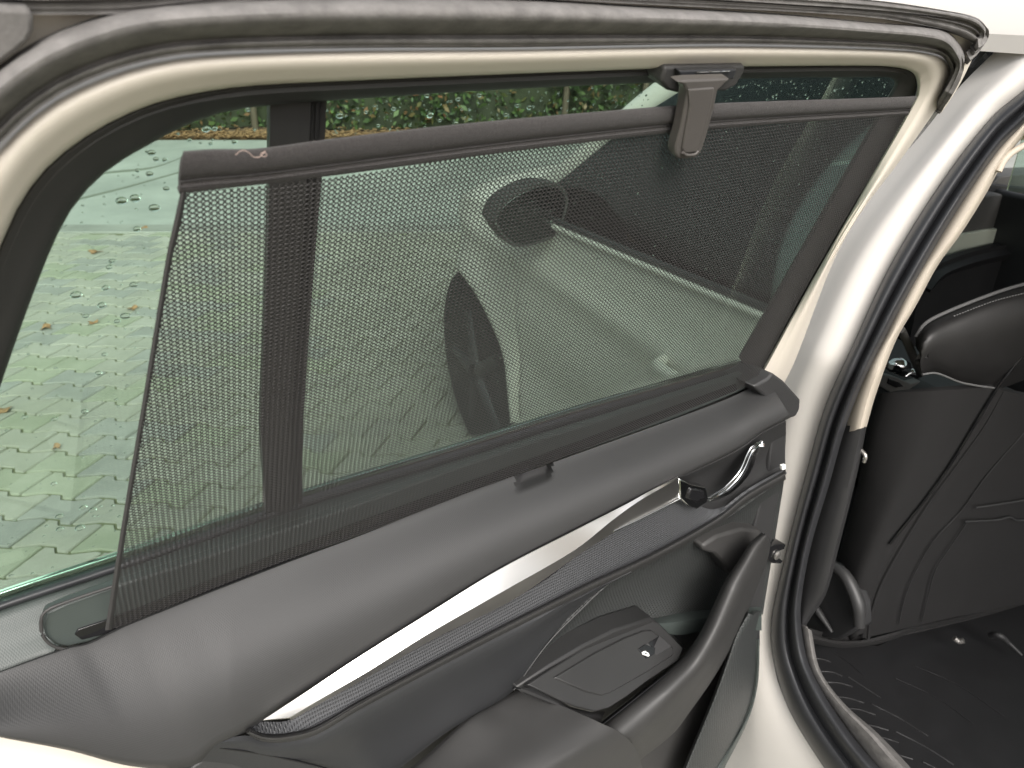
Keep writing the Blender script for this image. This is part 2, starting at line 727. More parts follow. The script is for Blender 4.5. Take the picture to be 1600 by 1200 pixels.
def shift(c, dx, dy):
    return [None if p is None else (p[0] + dx, p[1] + dy) for p in c]


# =================================================================== GROUND
def ground_sheet(name, x0, x1, y0, y1, z, m, **kw):
    v = [(x0, y0, z), (x1, y0, z), (x1, y1, z), (x0, y1, z)]
    return mesh_obj(name, v, [(0, 1, 2, 3)], m, None, 0, False, **kw)


ground_sheet('ground', -150, 150, -150, 150, -.03, M['soil'], kind='structure')
road = ground_sheet('road', -40, 40, 4.95, 8.55, -.012, M['asphalt'], kind='structure')
pave = ground_sheet('pavement', -12, 14, -6, 4.95, -.008, M['grout'], kind='structure')
# kerb line between paving and road
for i in range(16):
    x0 = -8 + i * 1.0
    o = plate3('kerb_stone', [(x0 + .004, 4.935, .006), (x0 + .996, 4.935, .006), (x0 + .996, 5.11, .006), (x0 + .004, 5.11, .006)], .06, (0, 0, -1), M['paver3'], pave, .004)
# zigzag pavers
a_ = np.array([.178, -.022])
b_ = np.array([-.0585, .1275])
S0 = np.array([-1.58, 2.37])
pl_ = np.linalg.norm(a_)
au = a_ / pl_
an = np.array([-au[1], au[0]])


def zig(t):
    """height of the row joint at distance t from a step"""
    t = (t + .06) % pl_ - .06
    if t < -.008:
        return 0.0
    if t < .008:
        return -.022 * (t + .008) / .016
    if t < .055:
        return -.022
    return -.022 * (1 - (t - .055) / (pl_ - .06 - .055))


def zigpts(t0, t1, ds):
    ks = set([t0, t1])
    for q in range(-2, 4):
        for kt in (-.06, -.008, .008, .055):
            x = kt + q * pl_
            if t0 + .002 < x < t1 - .002:
                ks.add(x)
    return [np.array(au * t + an * (zig(t) + ds)) for t in sorted(ks)]


gap = .0065
bt, bn = np.dot(b_, au), np.dot(b_, an)


def paver_outline():
    lo = zigpts(.04 + gap, pl_ + .04 - gap * .4, gap)
    hi = [p + b_ for p in zigpts(pl_ - .04 + gap * .6, 2 * pl_ - .04 - gap, -gap)]
    return lo + hi[::-1]


def paver_mesh(k):
    P = paver_outline()
    ctr = sum(P) / len(P)
    top = [ctr + (p - ctr) * .975 for p in P]
    n = len(P)
    verts = [(p[0], p[1], 0) for p in top] + [(p[0], p[1], -.004) for p in P] + [(p[0], p[1], -.02) for p in P]
    faces = [tuple(range(n))]
    for lv in (0, 1):
        for i in range(n):
            j = (i + 1) % n
            faces.append((lv * n + i, (lv + 1) * n + i, (lv + 1) * n + j, lv * n + j))
    me = bpy.data.meshes.new('paver')
    me.from_pydata([tuple(map(float, v)) for v in verts], [], faces)
    me.materials.append(M[['paver', 'paver2', 'paver3'][k]])
    me.update()
    return me


pm = [paver_mesh(k) for k in range(3)]
near, rest = [], []
for j in range(-18, 27):
    for i in range(-60, 60):
        p = S0 + a_ * i + b_ * j
        if not (-9 < p[0] < 6 and -.3 < p[1] < 4.92):
            continue
        P = np.array([p[0] + .09, p[1] + .06, 0]) - O
        zc = P[1] * cp - P[2] * sp
        if zc < .1:
            vis = False
        else:
            px = 800 + FPX * P[0] / zc
            py = 600 - FPX * (P[1] * sp + P[2] * cp) / zc
            vis = -40 < px < 480 and 280 < py < 1000
        (near if vis else rest).append((zc, p))
near.sort(key=lambda q: q[0])
rest += near[295:]
near = near[:295]
for _, p in near:
    o = bpy.data.objects.new('paver', random.choice([pm[0], pm[0], pm[1], pm[2]]))
    o.location = (p[0], p[1], random.uniform(-.0015, .0015))
    o.rotation_euler = (random.uniform(-.006, .006), random.uniform(-.006, .006), random.uniform(-.01, .01))
    link(o, pave)
PO = paver_outline()
vv, ff = [], []
for _, p in rest:
    s = len(vv)
    z = random.uniform(-.0015, .0015)
    n = len(PO)
    for q in PO:
        vv.append((p[0] + q[0], p[1] + q[1], z))
    for q in PO:
        vv.append((p[0] + q[0], p[1] + q[1], -.02))
    ff.append(tuple(s + i for i in range(n)))
    for i in range(n):
        ff.append((s + i, s + n + i, s + n + (i + 1) % n, s + (i + 1) % n))
mesh_obj('pavers', vv, ff, M['paver'], pave, 0, False, kind='stuff')

# wet tyre-track joints of the drive: narrow drainage seams across the road
for q in ([(88, 284), (170, 270), (240, 262), (300, 240)], [(120, 312), (200, 292), (285, 268)]):
    pts = [GZ(-.012)(x, y) for x, y in crv(q, 14)]
    G = np.array([[p + np.array([0, w, .004]) for p in pts] for w in (-.05, .05)])
    grid_mesh('tar_seam', G, mat('tar', (.17, .18, .15), .6), road, .003, uvs=False)

# fallen leaves
def leaf_blob(px, py, size, rot, label):
    c = GZ(.004)(px, py)
    n = 14
    P = []
    for i in range(n):
        t = 2 * math.pi * i / n
        rr = size * (.75 + .35 * math.cos(3 * t) * (i % 2) + .12 * math.sin(5 * t))
        P.append(np.array([math.cos(t) * rr, math.sin(t) * rr * .75, .006 * math.cos(2 * t)]))
    cr_, sr = math.cos(rot), math.sin(rot)
    verts = [c + np.array([p[0] * cr_ - p[1] * sr, p[0] * sr + p[1] * cr_, p[2] + .004]) for p in P] + [c + np.array([0, 0, .001])]
    verts += [v + np.array([0, 0, .0012]) for v in verts]
    faces = []
    for i in range(n):
        faces.append((i, (i + 1) % n, n))
        faces.append((n + 1 + i, 2 * n + 1, n + 1 + (i + 1) % n))
        faces.append((i, n + 1 + i, n + 1 + (i + 1) % n, (i + 1) % n))
    mesh_obj('fallen_leaf', verts, faces, M['leafb'], None, 0, False, label=label, cat='leaf', group='fallen leaves on the paving')


leaf_blob(2, 642, .045, .3, 'orange brown fallen leaf on the pavers at the left edge of the window')
leaf_blob(207, 482, .035, 1.3, 'small tan leaf on the paving close beside the upper blind edge')
leaf_blob(72, 512, .04, 2.0, 'dull brown leaf lying by the window rubber, left of the largest raindrops')
leaf_blob(146, 504, .03, .7, 'dark crumpled leaf in the middle of the bare glass')
leaf_blob(148, 394, .05, 2.6, 'brown leaf on the far paving just before the road')
leaf_blob(222, 357, .05, 1.1, 'tan leaf lying on the kerb line where road and paving meet')
leaf_blob(88, 700, .025, 1.9, 'tiny dark leaf scrap on a paver joint')

# hedge
def hedge():
    h = empty('hedge', (-2, 9.4, 0), 'dense dark green hedge with rusty leaves beyond the road, behind the wet window', 'hedge')
    vv, ff = [], []
    nleaf = 42000
    for k in range(nleaf):
        x = rng.uniform(-8, 7)
        z = rng.uniform(.02, 3.0) ** 1.0
        bulge = .35 * math.sin(x * 1.7) + .25 * math.sin(x * 3.9 + z * 2)
        y = 9.1 + .4 * z / 3 + bulge * .5 + abs(rng.normal(0, .22))
        s = rng.uniform(.02, .058)
        c = np.array([x, y, z])
        a = rng.normal(size=3)
        a /= np.linalg.norm(a)
        b = np.cross(a, rng.normal(size=3))
        b /= np.linalg.norm(b)
        i = len(vv)
        vv += [c - a * s, c - b * s * .5, c + a * s, c + b * s * .5]
        ff.append((i, i + 1, i + 2, i + 3))
    mesh_obj('foliage', vv, ff, M['leaf'], h, 0, False, kind='stuff')
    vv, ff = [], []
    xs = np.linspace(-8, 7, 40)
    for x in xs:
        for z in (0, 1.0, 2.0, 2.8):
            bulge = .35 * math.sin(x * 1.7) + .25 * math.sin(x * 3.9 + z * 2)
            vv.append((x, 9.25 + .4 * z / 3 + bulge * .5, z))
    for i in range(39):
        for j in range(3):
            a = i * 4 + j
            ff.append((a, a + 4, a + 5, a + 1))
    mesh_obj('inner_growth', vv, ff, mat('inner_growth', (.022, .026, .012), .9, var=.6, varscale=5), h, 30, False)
    for x in np.arange(-7.5, 7, .9):
        tube('trunk', [(x, 9.35, -.03), (x + .05, 9.35, 1.2), (x - .03, 9.5, 2.4)], [.04, .03, .015], M['bark'], h, 7)


hedge()
# litter strip of leaves at the hedge foot
vv, ff = [], []
for k in range(5200):
    x, y = rng.uniform(-8, 7), 8.55 + abs(rng.normal(0, .28))
    s = rng.uniform(.02, .05)
    t = rng.uniform(0, 6.28)
    i = len(vv)
    ca, sa = math.cos(t) * s, math.sin(t) * s
    z = rng.uniform(0, .03)
    vv += [(x - ca, y - sa, z), (x + sa * .6, y - ca * .6, z + .01), (x + ca, y + sa, z), (x - sa * .6, y + ca * .6, z + .01)]
    ff.append((i, i + 1, i + 2, i + 3))
mesh_obj('leaf_litter', vv, ff, M['leafb'], None, 0, False, label='rusty brown leaf litter along the foot of the hedge', cat='leaves', kind='stuff')

# =================================================================== REAR DOOR
door = empty('rear_door', tuple(P2 - UP * .6), 'open rear car door with cream window frame and dark grey inner trim panel', 'car door')

# window frame curves (photograph pixels; None marks corresponding knots)
cG = [(-150, 1050), (-60, 800), (0, 605), (75, 400), (115, 322), (168, 266), (224, 231), (290, 196), (350, 175), (417, 165), (504, 158), None,
      (650, 148), (800, 139), (1025, 129), (1195, 122), (1340, 121), None, (1390, 121), (1398, 127), (1396, 136), None, (1386, 152), (1290, 320), (1154, 556)]
cB = [(-230, 960), (-110, 640), (-60, 520), (0, 388), (28, 325), (70, 266), (140, 210), (224, 168), (297, 148), (385, 135), (560, 126), None,
      (800, 116), (1100, 105), (1187, 104), (1360, 103), None, (1409, 107), (1428, 116), (1433, 135), None, (1431, 150), (1350, 295), (1262, 450), (1180, 597)]
cC = [(-330, 830), (-160, 460), (-60, 285), (0, 224), (42, 182), (105, 140), (196, 104), (280, 86), (385, 79), (560, 75), None,
      (800, 74), (1100, 69), (1262, 71), (1420, 77), None, (1460, 83), (1480, 92), (1489, 112), None, (1478, 146), (1420, 232), (1319, 375), (1240, 569), (1225, 599)]
cS = [(-430, 640), (-160, 240), (-60, 145), (0, 101), (52, 66), (115, 38), (196, 14), (297, 2), (500, -6), None,
      (800, -3), (1000, 9), (1225, 22), (1375, 36), None, (1440, 41), (1480, 50), (1504, 77), None, (1508, 95), (1494, 128), (1467, 170)]
cC2 = [(-330, 830), (-160, 460), (-60, 285), (0, 224), (42, 182), (105, 140), (196, 104), (280, 86), (385, 79), (560, 75), None,
       (800, 74), (1100, 69), (1262, 71), (1420, 77), None, (1460, 83), (1480, 92), (1489, 112), None, (1487, 125), (1478, 146), (1462, 176)]
cO = [(-500, 500), (-200, 100), (-60, 14), (60, 13), (196, 12), (350, -6), (500, -16), None,
      (800, -14), (1000, -2), (1240, 10), (1375, 22), None, (1460, 40), (1500, 52), (1524, 66), None, (1522, 76), (1514, 84), (1506, 92)]
cP = [(-500, 400), (-200, 40), (-60, -20), (60, -22), (196, -24), (350, -36), (500, -44), None,
      (800, -34), (1000, -22), (1240, -5), (1375, 5), None, (1487, 18), (1527, 28), (1541, 42), None, (1541, 52), (1536, 60), (1528, 64)]

strip('frame_trim', cG, cB, [(0, -.050), (.04, -.034), (.5, -.026), (.93, -.020), (1, -.024)], W, M['black_trim'], door, n=120, thick=.004)
strip('window_frame', cB, cC, [(0, -.026), (.04, -.012), (.25, -.0065), (.5, -.002), (.72, -.0015), (.9, -.006), (1, -.013)], W, M['paint'], door, n=130, thick=.004)
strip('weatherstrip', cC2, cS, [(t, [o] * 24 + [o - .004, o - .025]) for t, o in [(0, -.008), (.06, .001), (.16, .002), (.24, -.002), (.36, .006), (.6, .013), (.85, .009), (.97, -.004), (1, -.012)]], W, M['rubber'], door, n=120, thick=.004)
strip('outer_flange', shift(cS, 0, 4), cO, [(0, -.014), (.5, -.012), (1, -.012)], W, M['paint'], door, n=110, thick=.003)
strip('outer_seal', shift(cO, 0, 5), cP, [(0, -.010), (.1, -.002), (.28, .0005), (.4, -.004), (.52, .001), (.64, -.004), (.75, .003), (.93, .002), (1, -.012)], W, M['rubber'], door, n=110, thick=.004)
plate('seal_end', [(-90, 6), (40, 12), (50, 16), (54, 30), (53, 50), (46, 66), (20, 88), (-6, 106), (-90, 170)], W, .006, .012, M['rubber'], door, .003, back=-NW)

# outer door skin behind everything, with the window opening left free
skb = at_depth(165, 985, .56)
def DV(u, w, z):                   # door coordinates: u from the hinge end of the slot (negative = rear), w towards the camera, z height above slot
    return P2 + D * u + nh * w + UP * z
us = np.linspace(-1.02, .07, 24)
rows = []
for z, w in ((-.03, -.085), (-.06, -.098), (-.15, -.108), (-.3, -.112), (-.45, -.105), (-.6, -.090)):
    rows.append([DV(u, w, z + .026 * (-u)) for u in us])
grid_mesh('outer_skin', np.array(rows), M['paint_body'], door, .003)
# inner shell (closed pressed panel) behind the trim
grid_mesh('inner_panel', np.array([[DV(u, w, z + .026 * (-u)) for u in us] for z, w in ((-.05, -.03), (-.2, -.022), (-.4, -.022), (-.6, -.03))]), M['black_trim'], door, .003)

# glass
gl = [(-150, 1080), (-60, 800), (0, 590), (70, 385), (115, 305), (168, 250), (224, 215), (290, 182), (350, 162), (417, 152), (504, 145), (650, 135), (800, 126), (1025, 116), (1195, 110), (1400, 108), (1412, 130), (1290, 340), (1165, 566), (900, 642), (469, 778), (185, 880), (0, 940), (-150, 990)]
xb_top, xb_bot = (418, 163), (412, 800)
GB = -.050
P = [W(x, y, GB) for x, y in [p for p in gl[1:10]] + [(424, 150), (410, 800)] + gl[-3:]]
plate3('quarter_glass', P, .003, -NW, M['glass'], door, 0)
P = [W(x, y, GB) for x, y in [(500, 146)] + gl[11:21] + [(462, 780)]]
plate3('window_glass', P, .003, -NW, M['glass'], door, 0)
# divider bar
barL = [(417, 150), (416, 300), (410, 500), (404, 650), (406, 700), (411, 770), (413, 800)]
barR = [(503, 150), (499, 235), (491, 330), (478, 500), (469, 650), (467, 764), (466, 800)]
strip('divider_bar', barL, barR, [(0, -.060), (.06, -.046), (.5, -.044), (.80, -.044), (.83, -.047), (.88, -.047), (.90, -.044), (.97, -.046), (1, -.060)], W, M['black_trim'], door, n=24, thick=.006, rowlin=True)

# belt: chrome line, rubber wipers, shelf
gb = [(-120, 965), (0, 920), (185, 859), (469, 762), (700, 692), (900, 629), (1050, 586), (1156, 555)]
strip('belt_chrome', shift(gb, 0, 0), shift(gb, 0, 12), [(0, -.084), (.5, -.064), (.8, -.060), (1, -.063)], W, M['chrome2'], door, n=40, thick=.004)
strip('outer_wiper', shift(gb, 0, 11), shift(gb, 0, 17), [(0, -.060), (.5, -.056), (1, -.058)], W, M['dusty'], door, n=40, thick=.003)
strip('belt_seal', shift(gb, 0, 16), shift(gb, 0, 33), [(0, -.055), (.4, -.047), (.8, -.044), (1, -.044)], W, M['rubber_dark'], door, n=40, thick=.004)
slot = [(-120, 1098), (-40, 1066), (30, 1040), (105, 1012), (140, 1004), (201, 975), (450, 877), (560, 836), (728, 769), (806, 742), (860, 724), (1050, 654), (1176, 603), (1192, 597)]
shelf_bot = [(-120, 1098), (-40, 1066), (30, 1040), (66, 1010), (72, 968), (110, 938), (178, 914), (450, 822), (560, 784), (728, 727), (860, 682), (1050, 618), (1172, 580)]
# shelf top edge sits just under the belt seal, bottom edge against the housing
strip('trim_shelf', shift(gb, -2, 31), [(-200, 1140), (-120, 1108), (-40, 1076), (30, 1048), (84, 1020), (130, 950), (300, 880), (450, 826), (560, 788), (728, 727), (860, 682), (1050, 620), (1168, 584)],
      [(0, -.048), (.08, -.040), (.5, -.028), (.93, -.014), (1, -.016)], V, M['shelf'], door, n=60, thick=.003)
# blind housing recess: rounded left end, lower than the shelf
rec = [(173, 918), (105, 942), (72, 957), (66, 976), (72, 996), (86, 1008), (105, 1012), (140, 1004), (201, 977), (450, 879), (560, 838), (728, 771), (860, 724), (1050, 656), (1178, 603), (1168, 582), (1050, 620), (860, 682), (728, 727), (560, 788), (450, 826), (300, 878)]
hs = plate('blind_housing', rec, V, -.010, .010, M['shelf'], door, .002)
rim = [(176, 916), (105, 940), (70, 956), (64, 977), (70, 998), (85, 1010), (106, 1014), (140, 1006), (190, 983)]
tube('housing_rim', [V(x, y, -.006) for x, y in rim], .0012, M['black_trim'], door, 8, n=50)
plate('slot_opening', [(122, 984), (164, 970), (300, 918), (560, 816), (860, 706), (1150, 600), (1152, 610), (860, 722), (560, 834), (300, 936), (168, 990), (128, 1000), (117, 992)], V, -.0085, .004, M['gloss'], door, .0004)

# upper trim
tb = [(-120, 1262), (-40, 1240), (60, 1222), (200, 1212), (300, 1197), (340, 1168), (385, 1144), (410, 1127), (560, 1030), (780, 893), (980, 788), (1058, 749), (1155, 701), (1188, 676), (1228, 656)]
tt = [(-200, 1130), (-120, 1100), (-40, 1066), (30, 1040), (105, 1014), (140, 1006), (201, 977), (450, 879), (560, 838), (728, 771), (860, 724), (1050, 656), (1130, 626), (1178, 604), (1200, 594)]
# lower edge of the trim at the far left follows the cream door edge
tbl = [(-120, 1125), (-40, 1143), (0, 1152), (105, 1172), (210, 1198), (300, 1197), (340, 1168), (385, 1144), (410, 1127), (560, 1030), (780, 893), (980, 788), (1058, 749), (1155, 701), (1190, 676), (1236, 652)]
def upper_trim():
    n, m_ = 280, 34
    A, Bc = crv(tt, n), crv(tbl, n)
    prof = [(0, -.004), (.02, .000), (.10, .010), (.25, .022), (.45, .034), (.7, .041), (.94, .044), (.985, .041), (1, .030)]
    px_, po = zip(*prof)
    ts = np.concatenate([[0, .01, .02], np.linspace(.05, .95, m_), [.97, .985, 1]])
    G = []
    for t in ts:
        row = []
        for i in range(n):
            q = A[i] + (Bc[i] - A[i]) * t
            off = -.004 + .048 * math.sin(min(1, t / .93) * math.pi / 2) ** 1.15 - .014 * max(0, (t - .95) / .05) ** 2
            # shallow dip for the blind's tab
            c = (q[0] - (834 + (q[1] - 742) * -.0)) / 27.0
            dip = max(0, 1 - abs(c) ** 10) * max(0, 1 - max(0, t - .10) / .12)
            off -= .015 * dip
            off *= min(1, .62 + .38 * max(0, (q[0] + 60) / 420))
            row.append(V(q[0], q[1], off))
        G.append(row)
    return grid_mesh('upper_trim', np.array(G), M['vinyl'], door, .004)
upper_trim()
plate('trim_end', [(1200, 592), (1208, 583), (1226, 596), (1251, 624), (1250, 640), (1244, 651), (1232, 655), (1215, 640), (1190, 615), (1178, 604)], V, .018, .05, M['plastic_grey'], door, .003)
plate('trim_corner', [(1182, 590), (1192, 576), (1211, 583), (1222, 596), (1200, 604), (1180, 604)], V, -.004, .02, M['plastic_grey'], door, .002)
plate('corner_filler', [(1040, 668), (1060, 640), (1198, 584), (1204, 606), (1100, 650)], V, -.022, .02, M['black_trim'], door, .001)
# door's bare metal rear edge below the trim at left
strip('door_edge', [(-120, 1118), (-40, 1139), (0, 1150), (105, 1170), (230, 1200), (260, 1210)], [(-120, 1300), (-40, 1300), (0, 1300), (105, 1300), (230, 1300), (260, 1300)], [(0, .004), (.3, .010), (1, .0)], V, M['paint'], door, n=20, thick=.02)

# lower trim: smooth dark panel under the dotted strip
dotsB = [(388, 1138), (410, 1147), (440, 1148), (490, 1137), (560, 1097), (735, 1004), (910, 916), (1015, 867), (1120, 808), (1167, 771), (1226, 737)]
chrB = [(385, 1137), (408, 1128), (437, 1128), (455, 1124), (560, 1062), (675, 997), (840, 914), (915, 858), (987, 814), (1066, 782), (1115, 796), (1170, 768), (1227, 735)]
strip('dotted_strip', chrB, dotsB, [(0, .030), (.5, .034), (.9, .037), (1, .034)], V, M['dots'], door, n=90, thick=.004)
strip('ridge', shift(dotsB, 0, -2), shift(dotsB, 2, 12), [(0, .034), (.35, .043), (.7, .044), (1, .038)], V, M['soft'], door, n=90, thick=.003)
low_a = shift(dotsB, 2, 11)
low_b = [(300, 1260), (380, 1260), (450, 1260), (520, 1255), (590, 1225), (660, 1170), (731, 1120), (805, 1077), (857, 1004), (909, 952), (970, 897)]
lowA = [(320, 1160), (388, 1149), (412, 1158), (442, 1159), (492, 1148), (562, 1108), (737, 1015), (860, 952), (925, 918), (985, 888)]
lowB = [(270, 1215), (340, 1240), (420, 1270), (500, 1265), (600, 1217), (700, 1143), (805, 1077), (857, 1004), (905, 948), (975, 896)]
strip('middle_panel', lowA, lowB, [(0, .036), (.15, .038), (.5, .030), (.9, .026), (1, .020)], V, M['plastic'], door, n=70, thick=.004)
tube('panel_seam', [V(x, y, .036) for x, y in [(343, 1168), (400, 1176), (480, 1193), (560, 1215)]], .0010, M['gloss'], door, 8)
plate('panel_shadow_step', [(300, 1200), (342, 1169), (400, 1177), (480, 1194), (560, 1216), (560, 1290), (250, 1290)], V, .030, .01, M['vinyl'], door, .002)

# speaker grille
grA = [(805, 1077), (857, 1006), (909, 953), (960, 906), (1005, 880), (1120, 820), (1226, 747)]
grB = [(818, 1080), (830, 1066), (908, 1016), (1018, 968), (1102, 955), (1160, 960), (1192, 960)]
strip('speaker_grille', grA, grB, [(0, .022), (.08, .012), (.3, .006), (.7, .004), (1, .012)], V, M['grille'], door, n=60, thick=.004)
tube('grille_edge', [V(x, y, .026) for x, y in [(803, 1078), (857, 1004), (909, 951), (935, 925)]], .0009, M['plastic_grey'], door, 8)
strip('grille_ledge', [(1016, 968), (1060, 958), (1103, 953), (1190, 948)], [(1022, 985), (1060, 992), (1110, 985), (1190, 985)], [(0, .012), (.4, .030), (1, .034)], V, M['shelf'], door, n=20, thick=.004)
plate('ledge_face', [(1024, 976), (1110, 972), (1188, 972), (1188, 1010), (1080, 1060), (1040, 1010)], V, .024, .01, M['plastic'], door, .002)

# chrome trim blade
cT = [(411, 1125), (485, 1077), (560, 1027), (670, 958), (780, 890), (900, 828), (980, 787), (1020, 765), (1058, 747)]
cM = [(452, 1121), (510, 1087), (570, 1052), (675, 987), (800, 916), (900, 858), (958, 812), (1000, 782), (1058, 749)]
cL = [(455, 1126), (510, 1094), (572, 1060), (677, 999), (802, 937), (915, 860), (987, 816), (1030, 796), (1068, 777)]
bl = empty.__call__ if False else None
loft('chrome_blade', [(cT, V, .047), (cM, V, [.056, .058, .059, .054, .047])], M['chrome'], door, n=60, mm=6, thick=.002)
loft('chrome_underside', [(cM, V, [.0558, .0578, .0588, .0538, .0468]), (cL, V, [.047, .047, .047, .045, .043])], M['chrome'], door, n=60, mm=4, thick=.002)
tube('chrome_bead', [V(x, y, .045) for x, y in [(958, 830), (987, 817), (1030, 796), (1066, 778)]], .0011, M['chrome2'], door, 8)

# handle recess + handle
loft('handle_recess', [([(1050, 752), (1100, 730), (1155, 703), (1190, 678), (1228, 658)], V, .030),
                       ([(1056, 760), (1105, 740), (1160, 718), (1192, 698), (1228, 680)], V, .012),
                       ([(1062, 775), (1110, 760), (1165, 738), (1195, 720), (1227, 702)], V, .006),
                       ([(1068, 790), (1115, 783), (1168, 760), (1198, 742), (1227, 728)], V, .014),
                       ([(1060, 805), (1115, 800), (1168, 772), (1198, 754), (1227, 737)], V, .032)], M['plastic_grey'], door, n=40, mm=5)
handle = bpy.data.objects.new('door_handle', None)
handle.location = Vector(V(1110, 770, .04))
link(handle, door)
bpy.context.view_layer.update()
hA = [(1107, 777), (1120, 769), (1134, 759), (1155, 735), (1170, 703), (1180, 694), (1194, 692)]
hB = [(1110, 784), (1126, 779), (1146, 768), (1170, 742), (1183, 714), (1190, 700), (1195, 695)]
loft('lever', [(hA, V, .036), ([( (a[0]*.8+b[0]*.2), (a[1]*.8+b[1]*.2)) for a, b in zip(hA, hB)], V, .041), ([((a[0]+b[0])/2, (a[1]+b[1])/2) for a, b in zip(hA, hB)], V, .040), (hB, V, .030)], M['chrome2'], handle, n=40, mm=4, thick=.004)
plate('handle_base', [(1062, 748), (1082, 758), (1104, 762), (1108, 776), (1105, 786), (1090, 796), (1075, 792), (1062, 779)], V, .046, .012, M['chrome2'], handle, .002)
plate('pivot_cover', [(1080, 763), (1101, 767), (1102, 778), (1088, 786), (1074, 780)], V, .0485, .006, M['gloss'], handle, .002)

# armrest pad
armA = [(600, 1230), (660, 1185), (731, 1122), (770, 1100), (814, 1075)]
armC = [(640, 1330), (720, 1270), (800, 1215), (880, 1165), (937, 1129)]
armD = [(800, 1370), (860, 1320), (920, 1265), (965, 1210), (1000, 1186)]
loft('armrest_pad', [(armA, V, .020), (shift(armA, 6, 8), V, .030), ([(620, 1280), (690, 1228), (765, 1168), (825, 1132), (875, 1102)], V, .062),
                     (armC, V, .100), ([(700, 1350), (780, 1290), (850, 1232), (915, 1182), (976, 1150)], V, .112), (armD, V, .106), (shift(armD, 20, 90), V, .08)], M['soft'], door, n=50, mm=6)
# tub around switches
TUB = [(806, 1076), (860, 1040), (910, 1010), (960, 985), (1018, 966), (1050, 990), (1072, 1012), (1056, 1042), (1010, 1075), (940, 1128), (860, 1100)]
plate('armrest_tub', TUB, V, .034, .03, M['bezel'], door, .003)
strip('tub_lip', [(808, 1077), (860, 1098), (905, 1117), (938, 1130)], [(832, 1074), (870, 1090), (905, 1106), (945, 1112)], [(0, .060), (.5, .058), (1, .045)], V, M['plastic_grey'], door, n=20, thick=.006)
bz = bpy.data.objects.new('switch_panel', None)
bz.location = Vector(V(940, 1050, .05))
link(bz, door)
bpy.context.view_layer.update()
# switch panel: a nearly horizontal plate sloping to the front
q0 = V(826, 1070, .040)
q1 = V(1018, 970, .030)
q2 = V(928, 1110, .075)
nb = np.cross(q1 - q0, q2 - q0)
nb /= np.linalg.norm(nb)
if nb[2] < 0:
    nb = -nb
SW = plane(q0, nb)
plate('bezel', [(824, 1070), (866, 1042), (910, 1015), (962, 990), (1018, 969), (1028, 972), (1048, 992), (1068, 1013), (1060, 1032), (1012, 1064), (980, 1088), (952, 1106), (930, 1112), (898, 1104), (860, 1087)], SW, .004, .010, M['bezel'], bz, .0016, back=-nb)
plate('raised_pad', [(866, 1059), (930, 1020), (975, 997), (1006, 985), (1018, 984), (1052, 1012), (1052, 1024), (1012, 1050), (956, 1082), (941, 1087), (916, 1081)], SW, .0070, .003, M['bezel'], bz, .0022, back=-nb)
plate('finger_hollow', [(1011, 1006), (1031, 993), (1050, 1010), (1026, 1024)], SW, .0074, .002, M['plastic_grey'], bz, .0006, back=-nb)
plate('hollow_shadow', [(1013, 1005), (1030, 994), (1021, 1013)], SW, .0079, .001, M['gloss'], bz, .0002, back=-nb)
plate('window_switch', [(997, 1014), (1008, 1007), (1024, 1012), (1023, 1022), (1010, 1029)], SW, .0082, .004, M['gloss'], bz, .0005, back=-nb)
plate('window_symbol', [(1003, 1019), (1008, 1017), (1013, 1020), (1015, 1024), (1013, 1026), (1009, 1024), (1004, 1023)], SW, .0086, .0004, M['white'], bz, 0, back=-nb)
plate('symbol_slit', [(1006, 1020), (1010, 1020), (1012, 1023), (1009, 1022)], SW, .0090, .0003, M['gloss'], bz, 0, back=-nb)

# pull handle (grab arm): broad pad with darker underside
gL = [(937, 1130), (985, 1092), (1040, 1048), (1070, 1022), (1095, 986), (1118, 938), (1134, 905), (1155, 874), (1172, 848), (1190, 832)]
gM = [(985, 1157), (1020, 1128), (1062, 1082), (1100, 1040), (1134, 978), (1155, 936), (1172, 900), (1184, 872), (1194, 852), (1200, 840)]
gR = [(1000, 1188), (1052, 1146), (1078, 1112), (1112, 1064), (1142, 1012), (1166, 962), (1180, 925), (1192, 895), (1201, 868), (1204, 850)]
loft('grab_handle', [(gL, V, [.060, .062, .066, .062, .052]), ([(a[0] * .85 + b[0] * .15, a[1] * .85 + b[1] * .15) for a, b in zip(gL, gM)], V, [.080, .082, .084, .078, .064]),
                     ([(a[0] * .4 + b[0] * .6, a[1] * .4 + b[1] * .6) for a, b in zip(gL, gM)], V, [.098, .100, .098, .090, .072]),
                     (gM, V, [.104, .104, .100, .090, .070]),
                     ([(a[0] * .5 + b[0] * .5, a[1] * .5 + b[1] * .5) for a, b in zip(gM, gR)], V, [.094, .090, .084, .074, .058]),
                     (gR, V, [.072, .066, .060, .050, .040])], M['soft'], door, n=70, mm=5, thick=.006)
tube('handle_seam', [V(x + 5, y + 2, o) for (x, y), o in zip(gL, np.linspace(.084, .062, len(gL)))], .0008, M['gloss'], door, 8, n=60)
plate('handle_mount', [(1098, 853), (1120, 838), (1160, 826), (1192, 830), (1176, 850), (1156, 880), (1143, 900), (1130, 880), (1116, 866), (1100, 862)], V, .030, .03, M['black_trim'], door, .004)
plate('right_edge_panel', [(1228, 656), (1227, 735), (1216, 780), (1207, 840), (1196, 905), (1188, 962), (1160, 962), (1150, 900), (1180, 820), (1200, 740), (1210, 660)], V, .012, .03, M['plastic_grey'], door, .002)

